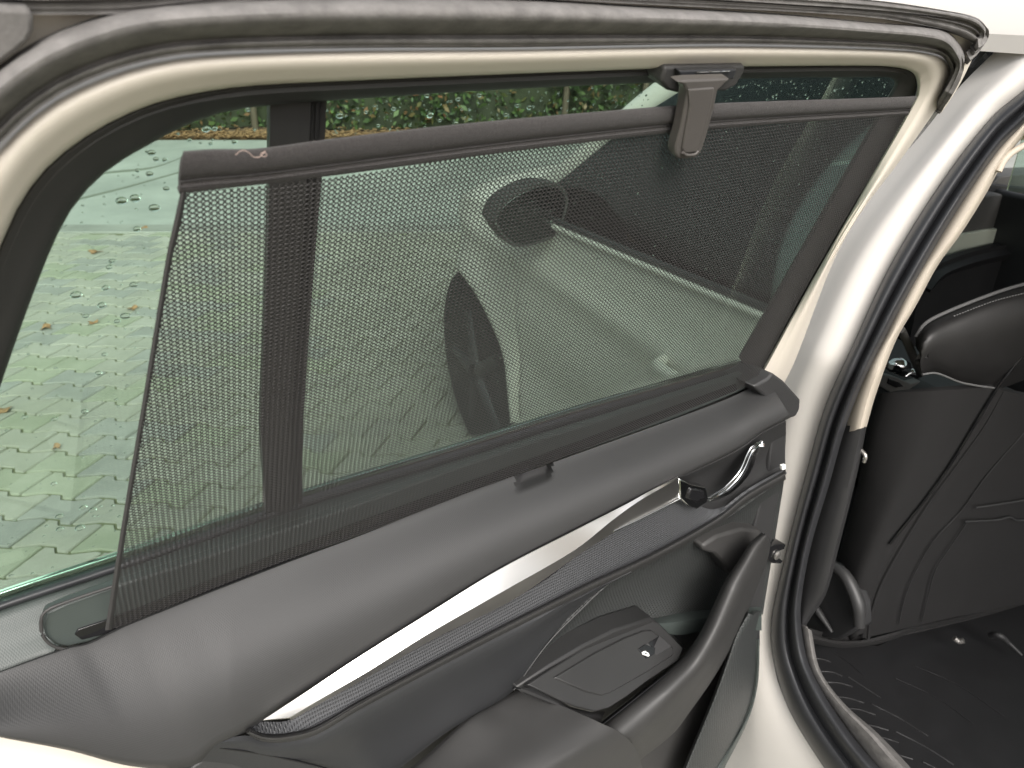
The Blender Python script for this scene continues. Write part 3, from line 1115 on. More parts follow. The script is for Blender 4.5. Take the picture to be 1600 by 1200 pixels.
# door pocket: dark hollow and ribbed outer wall
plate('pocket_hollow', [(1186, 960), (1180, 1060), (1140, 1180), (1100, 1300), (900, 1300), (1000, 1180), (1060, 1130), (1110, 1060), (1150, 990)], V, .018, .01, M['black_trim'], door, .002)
rA = [(1168, 957), (1150, 990), (1138, 1025), (1118, 1082), (1098, 1132), (1078, 1180), (1050, 1250)]
rB = [(1190, 955), (1187, 980), (1184, 1000), (1181, 1062), (1172, 1108), (1140, 1172), (1095, 1240)]
loft('door_pocket', [(shift(rA, -3, 0), V, .040), (rA, V, .060), (shift(rA, 9, 4), V, .064), ([((a[0] + b[0]) / 2 + 4, (a[1] + b[1]) / 2) for a, b in zip(rA, rB)], V, .050), (rB, V, .020)], M['ribs'], door, n=50, mm=4)
strip('pocket_lip', [(1183, 1000), (1180, 1062), (1172, 1106), (1140, 1168), (1095, 1240)], [(1187, 1000), (1185, 1062), (1176, 1106), (1158, 1150), (1110, 1240)], [(0, .024), (.5, .027), (1, .018)], V, M['shelf'], door, n=30)

# door check bracket with bolt
br = plate('check_bracket', [(1201, 856), (1212, 851), (1228, 851), (1226, 858), (1216, 862), (1217, 872), (1224, 877), (1220, 881), (1206, 880), (1199, 872)], V, .020, .03, M['gloss'], door, .001)
lathe('bolt', V(1214, 867, .021), nh, [(.004, -.004), (.0075, 0), (.0075, .002), (.005, .0035), (.003, .0038)], M['steel'], door, 14)
plate('panel_clip', [(1222, 728), (1228, 726), (1228, 733), (1223, 735)], V, .041, .004, M['white'], door, .0005)

# =================================================================== SUN BLIND
blind = empty('sun_blind', tuple(P2 - D * .4), 'dark woven mesh sun blind pulled up across the rear door window', 'sun blind')
bw = .0
clL = [(283, 300), (272, 350), (261, 400), (228, 600), (191, 820), (165, 985)]
clR = [(1417, 178), (1390, 226), (1340, 313), (1262, 450), (1215, 535), (1180, 600)]
def cloth():
    n, k = 40, 60
    A, B_ = crv(clL, n), crv(clR, n)
    top, bot = crv([(283, 300), (410, 288), (600, 264), (800, 236), (1055, 206), (1225, 192), (1417, 178)], k), crv([(165, 985), (201, 975), (450, 877), (560, 836), (728, 769), (860, 722), (1050, 654), (1180, 600)], k)
    # map through the true window plane so that threads run straight
    TL, TR, BL, BR = W(*top[0]), W(*top[-1]), W(*bot[0]), W(*bot[-1])
    tp = np.array([W(*q) for q in top])
    bp_ = np.array([W(*q) for q in bot])
    G = []
    for i in range(n):
        t = i / (n - 1)
        row = tp * (1 - t) + bp_ * t
        L, Rr = W(*A[i]), W(*B_[i])
        s = np.linspace(0, 1, k)[:, None]
        row = row + (L - row[0]) * (1 - s) + (Rr - row[-1]) * s
        w = .0018 * np.sin(s * 9 + t * 3)
        row = row + NW * w
        G.append(row)
    G = np.array(G)
    v = G.reshape(-1, 3)
    faces = [(i * k + j, i * k + j + 1, (i + 1) * k + j + 1, (i + 1) * k + j) for i in range(n - 1) for j in range(k - 1)]
    return mesh_obj('mesh_cloth', v, faces, M['mesh'], blind, 60)
cloth()
strip('edge_binding', shift(clL, -1, 0), [(292, 300), (282, 352), (270, 400), (236, 600), (199, 820), (175, 984)], [(0, .0006), (.5, .0022), (1, .0006)], W, M['black_trim'], blind, n=40, thick=.0018)
hemT = [(286, 236), (330, 233), (400, 232), (500, 219), (650, 201), (800, 186), (1025, 167), (1124, 161), (1390, 152), (1433, 150)]
hemB = [(280, 303), (330, 297), (410, 288), (500, 277), (600, 264), (800, 237), (1055, 207), (1225, 193), (1360, 184), (1418, 180)]
strip('hem', hemT, hemB, [(0, .0), (.06, .0030), (.3, .0050), (.55, .0042), (.68, .0012), (.72, .0026), (.76, .0016), (.9, .0024), (1, .0008)], W, M['hem'], blind, n=120, mm=3, thick=.003)
# felt pile on the hem: short fibres standing off the cloth
def felt():
    A_, B_ = crv(hemT, 200), crv(hemB, 200)
    vv, ff = [], []
    for k in range(26000):
        u, t = rng.uniform(0, 198.9), rng.uniform(0, 1) ** .9
        i = int(u)
        f = u - i
        q = (A_[i] + (A_[i + 1] - A_[i]) * f) * (1 - t) + (B_[i] + (B_[i + 1] - B_[i]) * f) * t
        off = np.interp(t, [0, .06, .3, .55, .68, .72, 1], [0, .0028, .0048, .0040, .0011, .0022, .0006])
        p = W(q[0], q[1], off - .0003)
        a = rng.normal(size=3)
        a /= np.linalg.norm(a)
        d = NW * .6 + a * .9
        d /= np.linalg.norm(d)
        w = np.cross(d, rng.normal(size=3))
        w /= np.linalg.norm(w)
        L = rng.uniform(.0006, .0016)
        s_ = len(vv)
        vv += [p - w * .00009, p + w * .00009, p + d * L]
        ff.append((s_, s_ + 1, s_ + 2))
    mesh_obj('felt_pile', vv, ff, M['pile'], blind, 0, False, kind='stuff')
felt()
# pull tab hooked into its bracket on the frame
brk = [(1033, 128), (1040, 104), (1165, 102), (1164, 112), (1150, 135), (1133, 143), (1060, 146), (1044, 142)]
plate('hook_bracket', brk, W, -.004, .026, M['black_trim'], blind, .002, back=-NW)
plate('bracket_slot', [(1062, 111), (1152, 108), (1146, 124), (1066, 128)], W, .002, .006, M['rubber_dark'], blind, .001, back=-NW)
tube('bracket_glint', [W(x, y, .0035) for x, y in [(1088, 113.5), (1110, 112.5), (1141, 111.3)]], .0005, M['chrome2'], blind, 6)
tabL = [(1060, 131), (1068, 127), (1076, 131), (1080, 145), (1074, 190), (1064, 235), (1058, 245)]
tab = [(1058, 128), (1080, 125), (1142, 123), (1134, 130), (1122, 141), (1117, 165), (1108, 200), (1100, 228), (1095, 240), (1086, 247), (1072, 249), (1060, 248), (1055, 240), (1056, 228), (1064, 200), (1071, 165), (1074, 143), (1069, 133)]
plate('pull_tab', tab, W, .0165, .009, M['tab'], blind, .0018, back=-NW)
plate('tab_face', [(1076, 140), (1117, 137), (1112, 165), (1103, 200), (1094, 226), (1088, 238), (1070, 240), (1066, 232), (1072, 200), (1078, 165)], W, .0180, .002, M['tab'], blind, .0012, back=-NW)
tube('tab_lip', [W(x, y, .0185) for x, y in [(1067, 238), (1072, 242), (1086, 241), (1091, 236)]], .0011, M['tab'], blind, 8)

# lint on the hem
def fibre(pts, off=.010):
    return [W(x, y, off) for x, y in pts]
tube('lint', fibre([(368, 242), (378, 235), (388, 238), (396, 245), (406, 245), (413, 238), (417, 242), (412, 245), (407, 241), (415, 236)]), .00013, M['lint'], None, 5, n=30, label='pale curly thread of lint stuck to the hem of the blind', cat='lint')

# raindrops on the outside of the glass
def raindrops():
    vv, ff = [], []
    def inside(poly, x, y):
        c = False
        n = len(poly)
        for i in range(n):
            x1, y1 = poly[i]
            x2, y2 = poly[(i + 1) % n]
            if (y1 > y) != (y2 > y) and x < (x2 - x1) * (y - y1) / (y2 - y1) + x1:
                c = not c
        return c
    def drop(x, y, rpx, wide=1.2):
        base = W(x, y, GB - .0032)
        d = (base[1]) * cp - (base[2] - CAMZ) * sp
        r_ = rpx * d / FPX
        Eu = E / np.linalg.norm(E)
        ax, ay, az = D, Eu, -NW
        s = len(vv)
        seg, rings = 10, 4
        hgt = .68
        ang = rng.uniform(-.3, .3)
        w2 = wide * rng.uniform(.85, 1.15)
        for k in range(rings):
            ph = k / rings * math.pi / 2
            for q in range(seg):
                t = 2 * math.pi * q / seg
                rx = math.cos(t) * math.cos(ph) * w2
                ry = math.sin(t) * math.cos(ph)
                X = rx * math.cos(ang) - ry * math.sin(ang)
                Y = rx * math.sin(ang) + ry * math.cos(ang)
                vv.append(base + (ax * X + ay * Y + az * math.sin(ph) * hgt) * r_)
        vv.append(base + az * hgt * r_)
        vv.append(base)
        for k in range(rings - 1):
            for q in range(seg):
                a, b = s + k * seg + q, s + k * seg + (q + 1) % seg
                ff.append((a, a + seg, b + seg, b))
        for q in range(seg):
            a, b = s + (rings - 1) * seg + q, s + (rings - 1) * seg + (q + 1) % seg
            ff.append((a, s + rings * seg, b))
            ff.append((s + q, s + (q + 1) % seg, s + rings * seg + 1))
    for x, y, r_ in ((190, 314, 7), (211, 310, 7), (241, 325, 6.5), (234, 272, 4.5), (237, 239, 5), (214, 358, 5), (215, 267, 3.5), (244, 249, 4), (257, 250, 3.5), (260, 295, 4), (119, 461, 7), (165, 450, 5), (209, 445, 5), (159, 477, 5.5), (196, 494, 6), (134, 494, 4), (183, 502, 4), (175, 408, 4), (170, 418, 4), (163, 554, 3.5), (154, 583, 4.5), (132, 643, 4.5), (38, 652, 4), (85, 655, 4), (93, 807, 5), (125, 825, 6.5), (94, 827, 5), (130, 793, 4.5), (145, 797, 5), (84, 756, 4), (322, 202, 5.5), (335, 201, 4), (387, 171, 3.5), (366, 222, 4), (329, 225, 3), (296, 219, 3), (672, 180, 5.5), (667, 149, 4), (615, 170, 3.5), (531, 181, 5), (716, 155, 3.5), (749, 149, 3.5), (808, 165, 3.5), (827, 168, 4), (790, 179, 3.5), (712, 193, 4), (591, 196, 3), (572, 175, 3), (687, 188, 3)):
        drop(x, y, r_)
    polyA = [(0, 610), (75, 402), (115, 325), (168, 270), (224, 235), (290, 200), (415, 168), (415, 225), (290, 232), (260, 400), (228, 600), (180, 860), (0, 918)]
    polyB = [(510, 160), (1025, 131), (1025, 166), (512, 218)]
    polyC = [(1140, 132), (1165, 126), (1392, 124), (1384, 150), (1120, 160)]
    polyD = [(500, 280), (1050, 210), (1410, 184), (1200, 470), (1140, 550), (900, 625), (480, 750)]
    for poly, cnt, lo, hi in ((polyA, 170, .9, 2.6), (polyB, 150, .7, 2.2), (polyC, 110, .7, 2.4), (polyD, 330, .7, 1.9)):
        xs = [p[0] for p in poly]
        ys = [p[1] for p in poly]
        k = 0
        while k < cnt:
            x, y = random.uniform(min(xs), max(xs)), random.uniform(min(ys), max(ys))
            if inside(poly, x, y):
                if poly is polyD and random.random() > (x - 350) / 900:
                    continue
                drop(x, y, lo + (hi - lo) * random.random() ** 2.2, 1.15)
                k += 1
    mesh_obj('raindrops', vv, ff, M['water'], None, 80, False, label='small raindrops beaded on the outside of the green window glass', cat='raindrops', kind='stuff')
raindrops()

# =================================================================== CAR
car = empty('car', tuple(CAR(0, -.8, 0)), 'white car with cream door pillars and dark interior, seen past its open door', 'car')
# B pillar and sill: painted jamb
pL = [(1640, -10), (1560, 75), (1500, 135), (1440, 210), (1300, 375), (1225, 520), (1175, 650), (1160, 760), (1150, 860), (1140, 950), (1125, 1050), (1090, 1150), (1050, 1260)]
pR = [(1720, 30), (1640, 105), (1600, 142), (1554, 180), (1474, 283), (1393, 414), (1331, 546), (1292, 632), (1262, 737), (1229, 867), (1206, 976), (1222, 1084), (1320, 1250)]
strip('b_pillar', pL, pR, [(0, -.030), (.25, -.012), (.42, .004), (.55, .010), (.75, .004), (1, -.014)], S, M['paint_body'], car, n=110, mm=4, thick=.006)
# outer painted strips of the sill below the door
for k, dx in enumerate((0, 30)):
    tube('sill_crease', [S(x + dx, y, o_) for (x, y), o_ in zip([(1160, 1110), (1168, 1150), (1182, 1180), (1200, 1215)], (-.010, -.004, -.003, -.003))], .009, M['paint_body'], car, 8)
wR = [(1720, 90), (1640, 150), (1600, 193), (1554, 242), (1459, 389), (1360, 572), (1322, 665), (1296, 756), (1268, 850), (1253, 930), (1252, 976), (1268, 1046), (1330, 1147), (1420, 1250)]
wL = [(1720, 30), (1640, 105), (1600, 142), (1554, 180), (1474, 283), (1393, 414), (1331, 546), (1292, 632), (1262, 737), (1229, 867), (1206, 976), (1212, 1040), (1240, 1120), (1330, 1260)]
strip('door_seal', shift(wL, -2, 0), wR, [(0, -.010), (.08, .006), (.25, .014), (.42, .010), (.52, -.002), (.6, .004), (.72, .010), (.85, .006), (1, -.012)], S, M['rubber_dark'], car, n=110, mm=4, thick=.006)
# inner pillar cover
iR = [(1700, 110), (1640, 165), (1573, 246), (1540, 304), (1503, 363), (1466, 414), (1430, 480), (1400, 532), (1368, 618), (1354, 667)]
iL = [(1640, 145), (1596, 190), (1550, 240), (1500, 315), (1455, 388), (1412, 460), (1380, 530), (1357, 572), (1335, 625), (1324, 676)]
strip('pillar_cover', shift(iL, -3, 0), iR, [(0, -.024), (.4, -.016), (.8, -.022), (1, -.05)], S, M['beige'], car, n=60, thick=.004)
lL = [(1320, 665), (1294, 756), (1266, 850), (1250, 930), (1250, 976), (1266, 1046), (1328, 1147), (1400, 1250)]
lR = [(1354, 667), (1340, 737), (1312, 850), (1290, 930), (1258, 985), (1272, 1050), (1360, 1147), (1440, 1250)]
strip('lower_pillar_cover', lL, lR, [(0, -.022), (.4, -.020), (.9, -.030), (1, -.06)], S, M['dark'], car, n=50, thick=.004)
sR = [(1258, 985), (1272, 1048), (1310, 1100), (1366, 1150), (1450, 1240)]
sL = [(1251, 976), (1262, 1040), (1292, 1095), (1330, 1147), (1400, 1250)]
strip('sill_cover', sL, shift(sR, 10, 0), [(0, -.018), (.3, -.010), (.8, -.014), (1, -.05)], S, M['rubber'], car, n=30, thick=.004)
tube('assist_handle', [S(1560, 268, -.03), S(1568, 252, -.03), S(1582, 238, -.035), S(1610, 222, -.05)], .004, M['beige'], car, 8)
tube('belt_hook', [S(1345, 703, -.045), S(1352, 712, -.045), S(1350, 722, -.045)], .003, M['steel'], car, 8)
# shut-line gap piece at the top corner
plate('corner_gap', [(1540, 34), (1566, 31), (1562, 44), (1546, 68), (1512, 106), (1506, 92), (1530, 66)], S, -.01, .01, M['rubber_dark'], car, .001, back=-OUT)

# roof
rs = []
for o_, z in ((tumble(1.36) + .03, 1.355), (tumble(1.36) + .012, 1.385), (tumble(1.36) - .03, 1.408), (-.30, 1.43), (-.5, 1.45), (-.85, 1.462), (-1.2, 1.45), (-1.45, 1.40), (-1.55, 1.34)):
    rs.append([CAR(s, o_, z - .035 * max(0, s - .0) ** 2 * 1.6 - .012 * s * s) for s in np.linspace(-1.6, .32, 24)])
RG = np.array(rs)
grid_mesh('roof', RG, M['paint_body'], car, -.02 if False else .02, back=(0, 0, -1))
grid_mesh('headliner', RG[1:-1] + np.array([0, 0, -.035]), mat('grey_headliner', (.42, .40, .36), .9), car, .005, back=(0, 0, -1))
# front door skin, fender: body side grid with a wheel arch
WC_S, WC_Z, WR = 1.33, .33, .315
def side_o(s, z):
    o = .0
    o += -.10 * ((z - .62) / .5) ** 2 * .5
    o += .012 * math.exp(-((z - .80) / .03) ** 2)          # shoulder line
    o += -.014 * math.exp(-((z - .50) / .09) ** 2)         # scallop
    if s > 1.26:
        o -= .9 * max(0, s - 1.26) ** 2 + 1.2 * max(0, s - 1.6) ** 2
    if s > 1.0:
        d = math.hypot(s - WC_S, z - WC_Z)
        o += .02 * math.exp(-((d - WR) / .06) ** 2)
    return o
def top_z(s):
    return .955 - .045 * s if s < .9 else .9145 - .06 * (s - .9) - .22 * max(0, s - 1.2) ** 1.6
def body_side(name, s0, s1, m=M['paint_body'], **kw):
    ns, nz = int((s1 - s0) / .02) + 2, 40
    V_, F_ = [], []
    ss = np.linspace(s0, s1, ns)
    for s in ss:
        for t in np.linspace(0, 1, nz):
            z = .24 + (top_z(s) - .24) * t
            d = math.hypot(s - WC_S, z - WC_Z)
            sx, zz = s, z
            if WR - .035 < d < WR:                       # snap to the arch
                sx, zz = WC_S + (s - WC_S) / d * WR, WC_Z + (z - WC_Z) / d * WR
            V_.append(CAR(sx, side_o(sx, zz), zz))
    keep = []
    for i in range(ns - 1):
        for j in range(nz - 1):
            ids = (i * nz + j, (i + 1) * nz + j, (i + 1) * nz + j + 1, i * nz + j + 1)
            s = (ss[i] + ss[i + 1]) / 2
            z = .24 + (top_z(s) - .24) * (j + .5) / (nz - 1)
            if math.hypot(s - WC_S, z - WC_Z) < WR - .012:
                continue
            F_.append(ids[::-1])
    o = mesh_obj(name, V_, F_, m, car, 50)
    sm = o.modifiers.new('thickness', 'SOLIDIFY')
    sm.thickness = .012
    sm.offset = -1
    return o
fd = body_side('front_door', .025, .985)
body_side('front_fender', .988, 2.0)
lathe('wheel_arch_liner', CAR(WC_S, -.03, WC_Z), -OUT, [(WR - .004, 0), (WR - .004, .25), (.05, .26), (.05, .262)], M['tyre'], car, 40)
# wheel
wh = bpy.data.objects.new('wheel', None)
wh.location = Vector(CAR(WC_S, -.07, WC_Z))
link(wh, car)
bpy.context.view_layer.update()
lathe('tyre', CAR(WC_S, -.045, .31), -OUT, [(.19, .0), (.22, -.008), (.265, -.004), (.29, .02), (.295, .06), (.295, .16), (.28, .2), (.19, .21)], M['tyre'], wh, 48)
lathe('rim', CAR(WC_S, -.034, .31), -OUT, [(.02, -.002), (.05, .0), (.07, .02), (.18, .015), (.205, .0), (.21, .03)], mat('alloy', (.06, .06, .062), .4, metal=.6), wh, 40)
for k in range(5):
    t = 2 * math.pi * k / 5
    dirv = FW * math.cos(t) + UP * math.sin(t)
    tube('spoke', [CAR(WC_S, -.034, .31) + dirv * .03, CAR(WC_S, -.038, .31) + dirv * .2], [.028, .02], M['alloy'], wh, 8, upv=OUT)
# belt moulding on the front door (bright line with dark wiper)
tube('door_moulding', [CAR(s, side_o(s, top_z(s)) + .006, top_z(s) + .004) for s in np.linspace(.03, .92, 12)], .008, M['paint_body'], car, 8)
tube('window_wiper', [CAR(s, side_o(s, top_z(s)) + .004, top_z(s) + .018) for s in np.linspace(.03, .92, 12)], .007, M['rubber_dark'], car, 8)
# exterior door handle
tube('exterior_handle', [CAR(.14, .004, .80), CAR(.16, .035, .803), CAR(.25, .040, .80), CAR(.30, .034, .797), CAR(.32, .002, .795)], [.010, .012, .013, .012, .010], M['paint_body'], car, 10)
# bonnet
BG = []
for o_, dz in ((-.03, .0), (-.07, .022), (-.15, .04), (-.4, .06), (-.8, .07), (-1.2, .06), (-1.53, .01)):
    BG.append([CAR(s, o_ + (side_o(s, .8) if o_ > -.2 else 0), top_z(s) + dz) for s in np.linspace(.98, 2.1, 20)])
grid_mesh('bonnet', np.array(BG), M['paint_body'], car, .02, back=(0, 0, -1))
# A pillar + roof rail
ap = [CAR(1.12, -.09, .90), CAR(.98, -.10, .965), CAR(.85, -.115, 1.05), CAR(.66, -.165, 1.20), CAR(.48, -.215, 1.31), CAR(.30, -.235, 1.355), CAR(.1, -.235, 1.375), CAR(-.2, -.23, 1.38)]
tube('a_pillar', ap, [.040, .036, .032, .032, .034, .030, .028, .026], M['paint_body'], car, 14, n=60)
ap2 = [p + np.array([0, 0, -.034]) + OUT * .008 for p in ap[1:]]
tube('a_pillar_seal', ap2, [.014] * 7, M['rubber_dark'], car, 10, n=60)
# front side glass: surface between belt and pillar
sgl = []
for s in np.linspace(.03, .93, 20):
    zb = top_z(s) + .01
    za = np.interp(s, [-.2, .1, .30, .48, .66, .85, .98], [1.35, 1.345, 1.325, 1.28, 1.17, 1.02, .94])
    za = max(za, zb + .002)
    sgl.append([CAR(s, -.045 + (tumble(z) * .9 if z > .95 else 0), z) for z in np.linspace(zb, za, 10)])
grid_mesh('front_side_window', np.array(sgl), M['glass_dark'], car, .003)
# windscreen
ws = []
for t in np.linspace(0, 1, 12):
    ws.append([CAR(1.10 - .80 * t + .10 * math.sin(math.pi * u), -.12 - .13 * t + (-1.34 + .26 * t) * u, .93 + .42 * t + .02 * math.sin(math.pi * u)) for u in np.linspace(0, 1, 12)])
grid_mesh('windscreen', np.array(ws), M['glass_dark'], car, .004)
# mirror
def side_mirror():
    mr = bpy.data.objects.new('side_mirror', None)
    c = at_depth(826, 332, 1.74)
    mr.location = Vector(c)
    link(mr, car)
    bpy.context.view_layer.update()
    ax, ay, az = OUT, UP, -FW
    outl = [(-x_ * .00145 / .91, y_ * .00145) for x_, y_ in ((-62, -3), (-50, 20), (-22, 38), (14, 48), (42, 42), (57, 24), (54, -6), (38, -38), (4, -50), (-26, -49), (-48, -30))]
    q = crv(outl + [outl[0]], 40)[:-1]
    rows = []
    for sc, h in ((.80, .020), (.97, .022), (1.0, .012), (1.0, -.02), (.92, -.06), (.7, -.09), (.35, -.105), (.05, -.11)):
        rows.append([c + ax * x * sc + ay * y * sc + az * h for x, y in list(q) + [q[0]]])
    G = np.array(rows)
    r, k, _ = G.shape
    faces = [(i * k + j, i * k + j + 1, (i + 1) * k + j + 1, (i + 1) * k + j) for i in range(r - 1) for j in range(k - 1)]
    mesh_obj('housing', list(G.reshape(-1, 3)), faces, M['black_trim'], mr, 50)
    plate3('mirror_glass', [c + ax * (x * .90) + ay * (y * .88) + az * .0215 for x, y in q], .006, -az, mat('mirror_face', (.07, .08, .08), .25, metal=1), mr, .001)
    tube('mirror_arm', [c - ax * .07 - ay * .045, c - ax * .13 - ay * .075, c - ax * .17 - ay * .08], [.022, .018, .022], M['black_trim'], mr, 10)
side_mirror()

# interior --------------------------------------------------------------
def box(name, s0, s1, o0, o1, z0, z1, m, parent=car, bev=.01, **kw):
    P_ = [CAR(s0, o0, z1), CAR(s1, o0, z1), CAR(s1, o1, z1), CAR(s0, o1, z1)]
    return plate3(name, P_, z1 - z0, (0, 0, -1), m, parent, bev, **kw)


box('cabin_floor', -1.3, 1.1, -.02 - .04, -1.5, .24, .27, M['carpet'])
box('tunnel', -1.3, .5, -.70, -.84, .27, .31, M['carpet'], bev=.015)
box('centre_console', -.02, .95, -.66, -.86, .30, .62, M['dark'], bev=.03)
box('bulkhead', 1.02, 1.06, -.06, -1.5, .24, .90, M['dark'])
# far side of the cabin: door cards with sills, window glass above
box('far_door_card', -1.3, 1.0, -1.46, -1.50, .27, .88, M['dark'], bev=.012)
box('far_window_glass', -1.2, .7, -1.44, -1.444, .89, 1.30, M['glass_dark'], bev=0)
box('far_roof_rail', -1.3, .4, -1.36, -1.42, 1.30, 1.36, M['beige'], bev=.01)
box('rear_bench', -1.5, -.9, -.10, -1.4, .27, .60, M['seat'], bev=.05)
# dashboard layers seen past the pillar
X = XS(.72)
bk = FW
plate('dashboard', [(1500, 362), (1510, 345), (1536, 306), (1560, 302), (1610, 318), (1700, 345), (1700, 420), (1470, 420), (1440, 420)], X, .0, .12, M['dash'], car, .006, back=bk)
plate('dash_upper_band', [(1545, 298), (1552, 288), (1600, 293), (1700, 296), (1700, 312), (1600, 309), (1548, 305)], X, -.03, .1, M['dark'], car, .003, back=bk)
plate('dash_top', [(1548, 292), (1562, 276), (1600, 272), (1700, 268), (1700, 298), (1600, 296)], X, -.05, .1, M['dash'], car, .003, back=bk)
plate('dash_decor', [(1494, 368), (1540, 360), (1600, 352), (1700, 345), (1700, 365), (1600, 375), (1545, 384), (1505, 394), (1470, 408)], X, .012, .03, M['decor'], car, .003, back=bk)
strip('dash_lower', [(1440, 440), (1462, 415), (1500, 398), (1545, 386), (1600, 376), (1700, 362)], [(1400, 640), (1430, 640), (1480, 640), (1540, 640), (1600, 640), (1700, 640)], [(0, .02), (.04, .045), (.1, .055), (1, .04)], X, M['dark'], car, n=24, thick=.03)
box('dashboard_top', .86, 1.05, -.10, -1.45, .60, .935, M['dark'], bev=.04)
tube('belt_webbing', [at_depth(1408, 515, 1.15), at_depth(1422, 545, 1.2), at_depth(1438, 585, 1.3)], [.006, .007, .006], M['dash'], car, 6)
# gear selector chrome bits
gs = bpy.data.objects.new('gear_selector', None)
gp = XS(.25)
gs.location = Vector(gp(1410, 580, 0))
link(gs, car)
bpy.context.view_layer.update()
gc = gp(1402, 578, 0)
tube('knob', [gp(1390, 575, .02), gp(1397, 571, .03), gp(1407, 573, .03), gp(1414, 579, .02)], [.010, .018, .018, .010], M['chrome2'], gs, 12, upv=FW)
tube('chrome_ring', [gp(1413, 588, .03), gp(1420, 582, .03), gp(1430, 584, .03), gp(1434, 590, .02)], [.006, .009, .009, .005], M['chrome2'], gs, 10)
plate('surround', [(1378, 585), (1400, 590), (1424, 600), (1440, 596), (1416, 612), (1395, 616), (1370, 600)], gp, 0, .02, M['dash'], gs, .002, back=bk)
plate('surround_slot', [(1390, 592), (1406, 598), (1412, 604), (1400, 606), (1388, 600)], gp, .004, .01, M['gloss'], gs, .001, back=bk)

# ------------------------------------------------------------------ front seat
seat = empty('front_seat', tuple(CAR(.1, -.42, .3)), 'black front car seat seen from behind, with stitched shoulder and back pocket', 'car seat')
_n = np.array([.26, -.965, -.12])
SB = plane(np.array([.616, 1.073, .29]), _n / np.linalg.norm(_n))
# lower body of the backrest
bL = [(1376, 614), (1362, 660), (1345, 740), (1330, 800), (1312, 860), (1298, 920), (1296, 975), (1306, 1008)]
bM = [(1456, 581), (1440, 640), (1420, 720), (1405, 780), (1378, 850), (1350, 920), (1345, 975), (1372, 1008)]
bM2 = [(1558, 607), (1530, 660), (1485, 725), (1446, 780), (1408, 842), (1372, 910), (1355, 965), (1352, 992)]
bR2 = [(1700, 640), (1700, 700), (1690, 760), (1680, 820), (1660, 880), (1650, 920), (1640, 930), (1640, 935)]
loft('side_bolster', [(bL, SB, -.12), (shift(bL, 4, 0), SB, -.06), ([((a[0] + b[0]) / 2, (a[1] + b[1]) / 2) for a, b in zip(bL, bM2)], SB, .0), (shift(bM2, -5, -2), SB, .012), (bM2, SB, .002)], M['seat_fab'], seat, n=50, mm=5, thick=.01)
loft('back_panel', [(bM2, SB, .000), (shift(bM2, 6, 3), SB, .012), ([((a[0] + b[0]) / 2, (a[1] + b[1]) / 2) for a, b in zip(bM2, bR2)], SB, .022), (bR2, SB, .02)], M['seat_fab'], seat, n=50, mm=5, thick=.01)
# shoulder part
shT = [(1432, 545), (1431, 524), (1445, 504), (1478, 486), (1554, 456), (1600, 442), (1700, 420)]
shB = [(1441, 584), (1450, 582), (1460, 582), (1503, 598), (1558, 607), (1610, 590), (1710, 560)]
loft('shoulder', [(shT, SB, -.10), (shift(shT, 3, 4), SB, -.02), ([(a[0] * .7 + b[0] * .3 + 3, a[1] * .7 + b[1] * .3) for a, b in zip(shT, shB)], SB, .014), ([(a[0] * .25 + b[0] * .75, a[1] * .25 + b[1] * .75) for a, b in zip(shT, shB)], SB, .018), (shB, SB, .002)], M['seat'], seat, n=50, mm=5, thick=.01)
tube('piping', [SB(x, y + 2, -.02) for x, y in shT[1:]], .0025, M['stitch'], seat, 8, n=50)
# stitches along the shoulder top
st = crv([(1490, 494), (1554, 470), (1600, 458), (1660, 440)], 40)
for i in range(0, 39, 1):
    a, b = SB(*st[i], .016), SB(*(st[i] + (st[i + 1] - st[i]) * .55), .016)
    tube('stitch', [a, (a + b) / 2, b], .0010, M['stitch'], seat, 5, n=4)
tube('seam', [SB(x, y, .016) for x, y in [(1600, 552), (1558, 607), (1486, 724), (1446, 780), (1390, 850)]], .0022, M['gloss'], seat, 6, n=40)
tube('shoulder_seam', [SB(x, y, .012) for x, y in [(1441, 585), (1462, 583), (1503, 598), (1558, 607)]], .0016, M['stitch'], seat, 6, n=30)
tube('pocket_edge', [SB(x, y, .0285) for x, y in [(1525, 793), (1560, 788), (1620, 778)]], .0015, M['plastic_grey'], seat, 6)
tube('pocket_edge', [SB(x, y, .0285) for x, y in [(1508, 815), (1560, 812), (1577, 808), (1590, 813), (1620, 810)]], .0015, M['plastic_grey'], seat, 6)
tube('panel_seam', [SB(x, y, .025) for x, y in [(1512, 815), (1488, 850), (1462, 890), (1448, 940), (1440, 972)]], .0010, M['dark'], seat, 6)
tube('panel_seam', [SB(x, y, .021) for x, y in [(1600, 676), (1540, 745), (1500, 800), (1458, 846), (1432, 890), (1415, 930), (1404, 975)]], .0010, M['dark'], seat, 6)
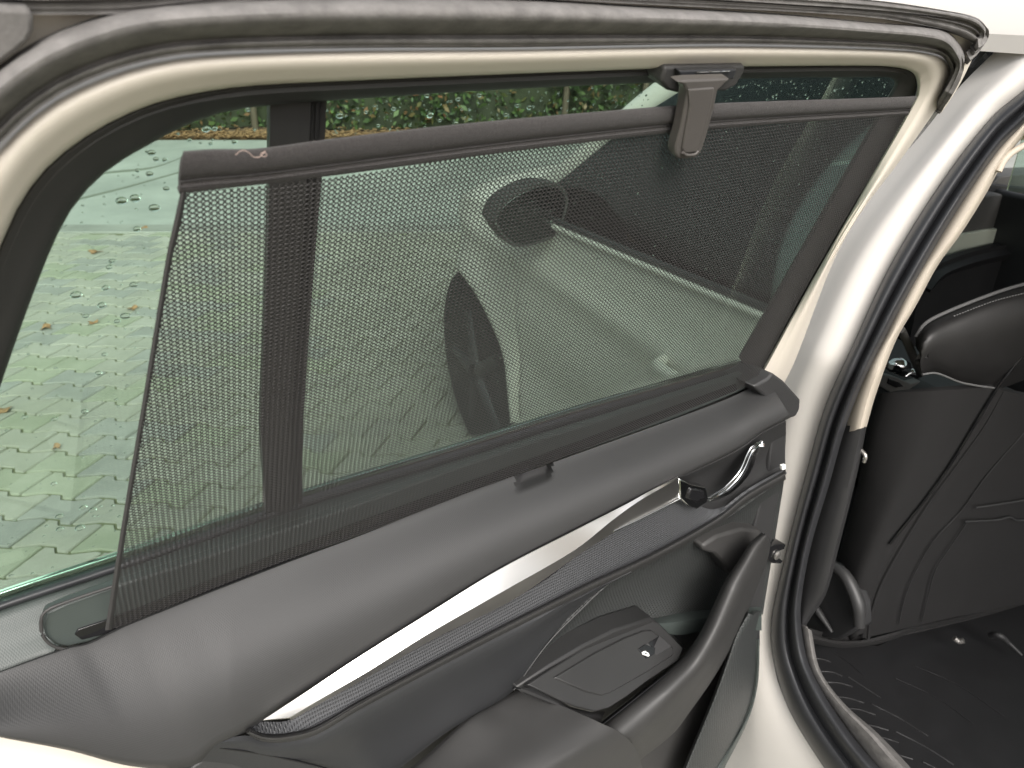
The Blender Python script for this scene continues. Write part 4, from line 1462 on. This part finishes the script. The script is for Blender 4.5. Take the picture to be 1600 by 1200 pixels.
# recliner cover ring + base
rc = crv([(1276, 880), (1296, 882), (1318, 896), (1332, 920), (1342, 950), (1343, 978)], 20)
RP = S
def RS(px, py, off=0):
    return S(px, py, -.16 + off)
tube('recliner_ring', [RS(x, y) for x, y in rc], [.006, .009, .011, .012, .010], M['plastic_grey'], seat, 10, n=30)
plate('recliner_cover', [(1262, 890), (1278, 884), (1300, 890), (1322, 912), (1336, 950), (1338, 984), (1310, 1000), (1262, 992), (1250, 960)], RS, -.008, .04, M['dark'], seat, .004, back=-OUT)
tube('seat_lever', [RS(1262, 930), RS(1275, 950), RS(1300, 988)], [.006, .007, .003], M['plastic_grey'], seat, 8)
strip('seat_base', [(1250, 985), (1300, 1000), (1350, 1000), (1425, 980), (1505, 962), (1600, 934), (1700, 900)], [(1250, 1000), (1306, 1012), (1372, 1010), (1425, 990), (1505, 972), (1600, 945), (1700, 915)], [(0, .01), (.5, .014), (1, .0)], SB, M['seat_fab'], seat, n=40, thick=.02)
tube('seat_rail', [GZ(.33)(1491, 997), GZ(.325)(1498, 1002), GZ(.33)(1506, 1001)], .005, M['steel'], seat, 8)
tube('seat_rail', [GZ(.33)(1548, 993), GZ(.345)(1560, 992), GZ(.33)(1578, 1006), GZ(.32)(1597, 1024)], [.006, .006, .004, .003], M['dark'], seat, 8)

# ------------------------------------------------------------------ floor mat
fm_z = .285
F = GZ(fm_z)
fm = empty('floor_mat', tuple(F(1450, 1080)), 'black rubber floor mat with curved ribs in the rear footwell', 'floor mat')
mp = [(1262, 1000), (1300, 1008), (1372, 1008), (1425, 985), (1505, 968), (1700, 900), (1760, 1300), (1420, 1300), (1380, 1190), (1330, 1120), (1290, 1080), (1268, 1040)]
plate('mat_base', mp, F, 0, .012, M['mat_rub'], fm, .002, back=(0, 0, -1))
grooves = [[(1265, 1028), (1285, 1030), (1298, 1034)], [(1276, 1049), (1300, 1050), (1316, 1056)], [(1288, 1066), (1312, 1067), (1332, 1073)],
           [(1290, 1088), (1322, 1090), (1350, 1098)], [(1304, 1107), (1340, 1108), (1368, 1117)], [(1320, 1133), (1358, 1133), (1388, 1141)],
           [(1344, 1153), (1376, 1152), (1404, 1160)], [(1360, 1178), (1396, 1178), (1426, 1186)],
           [(1326, 1058), (1360, 1080), (1376, 1090)], [(1362, 1100), (1405, 1122), (1450, 1150)], [(1400, 1143), (1448, 1168), (1490, 1195)], [(1442, 1190), (1480, 1210), (1510, 1230)],
           [(1300, 1018), (1322, 1032), (1350, 1056)], [(1400, 1060), (1460, 1088), (1520, 1130)], [(1430, 1040), (1500, 1072), (1570, 1120)]]
for k, g in enumerate(grooves):
    tube('rib', [F(x, y, .001) for x, y in g], .0016 if k < 12 else .0009, M['mat_rub'] if k >= 12 else M['dark'], fm, 6, n=20)
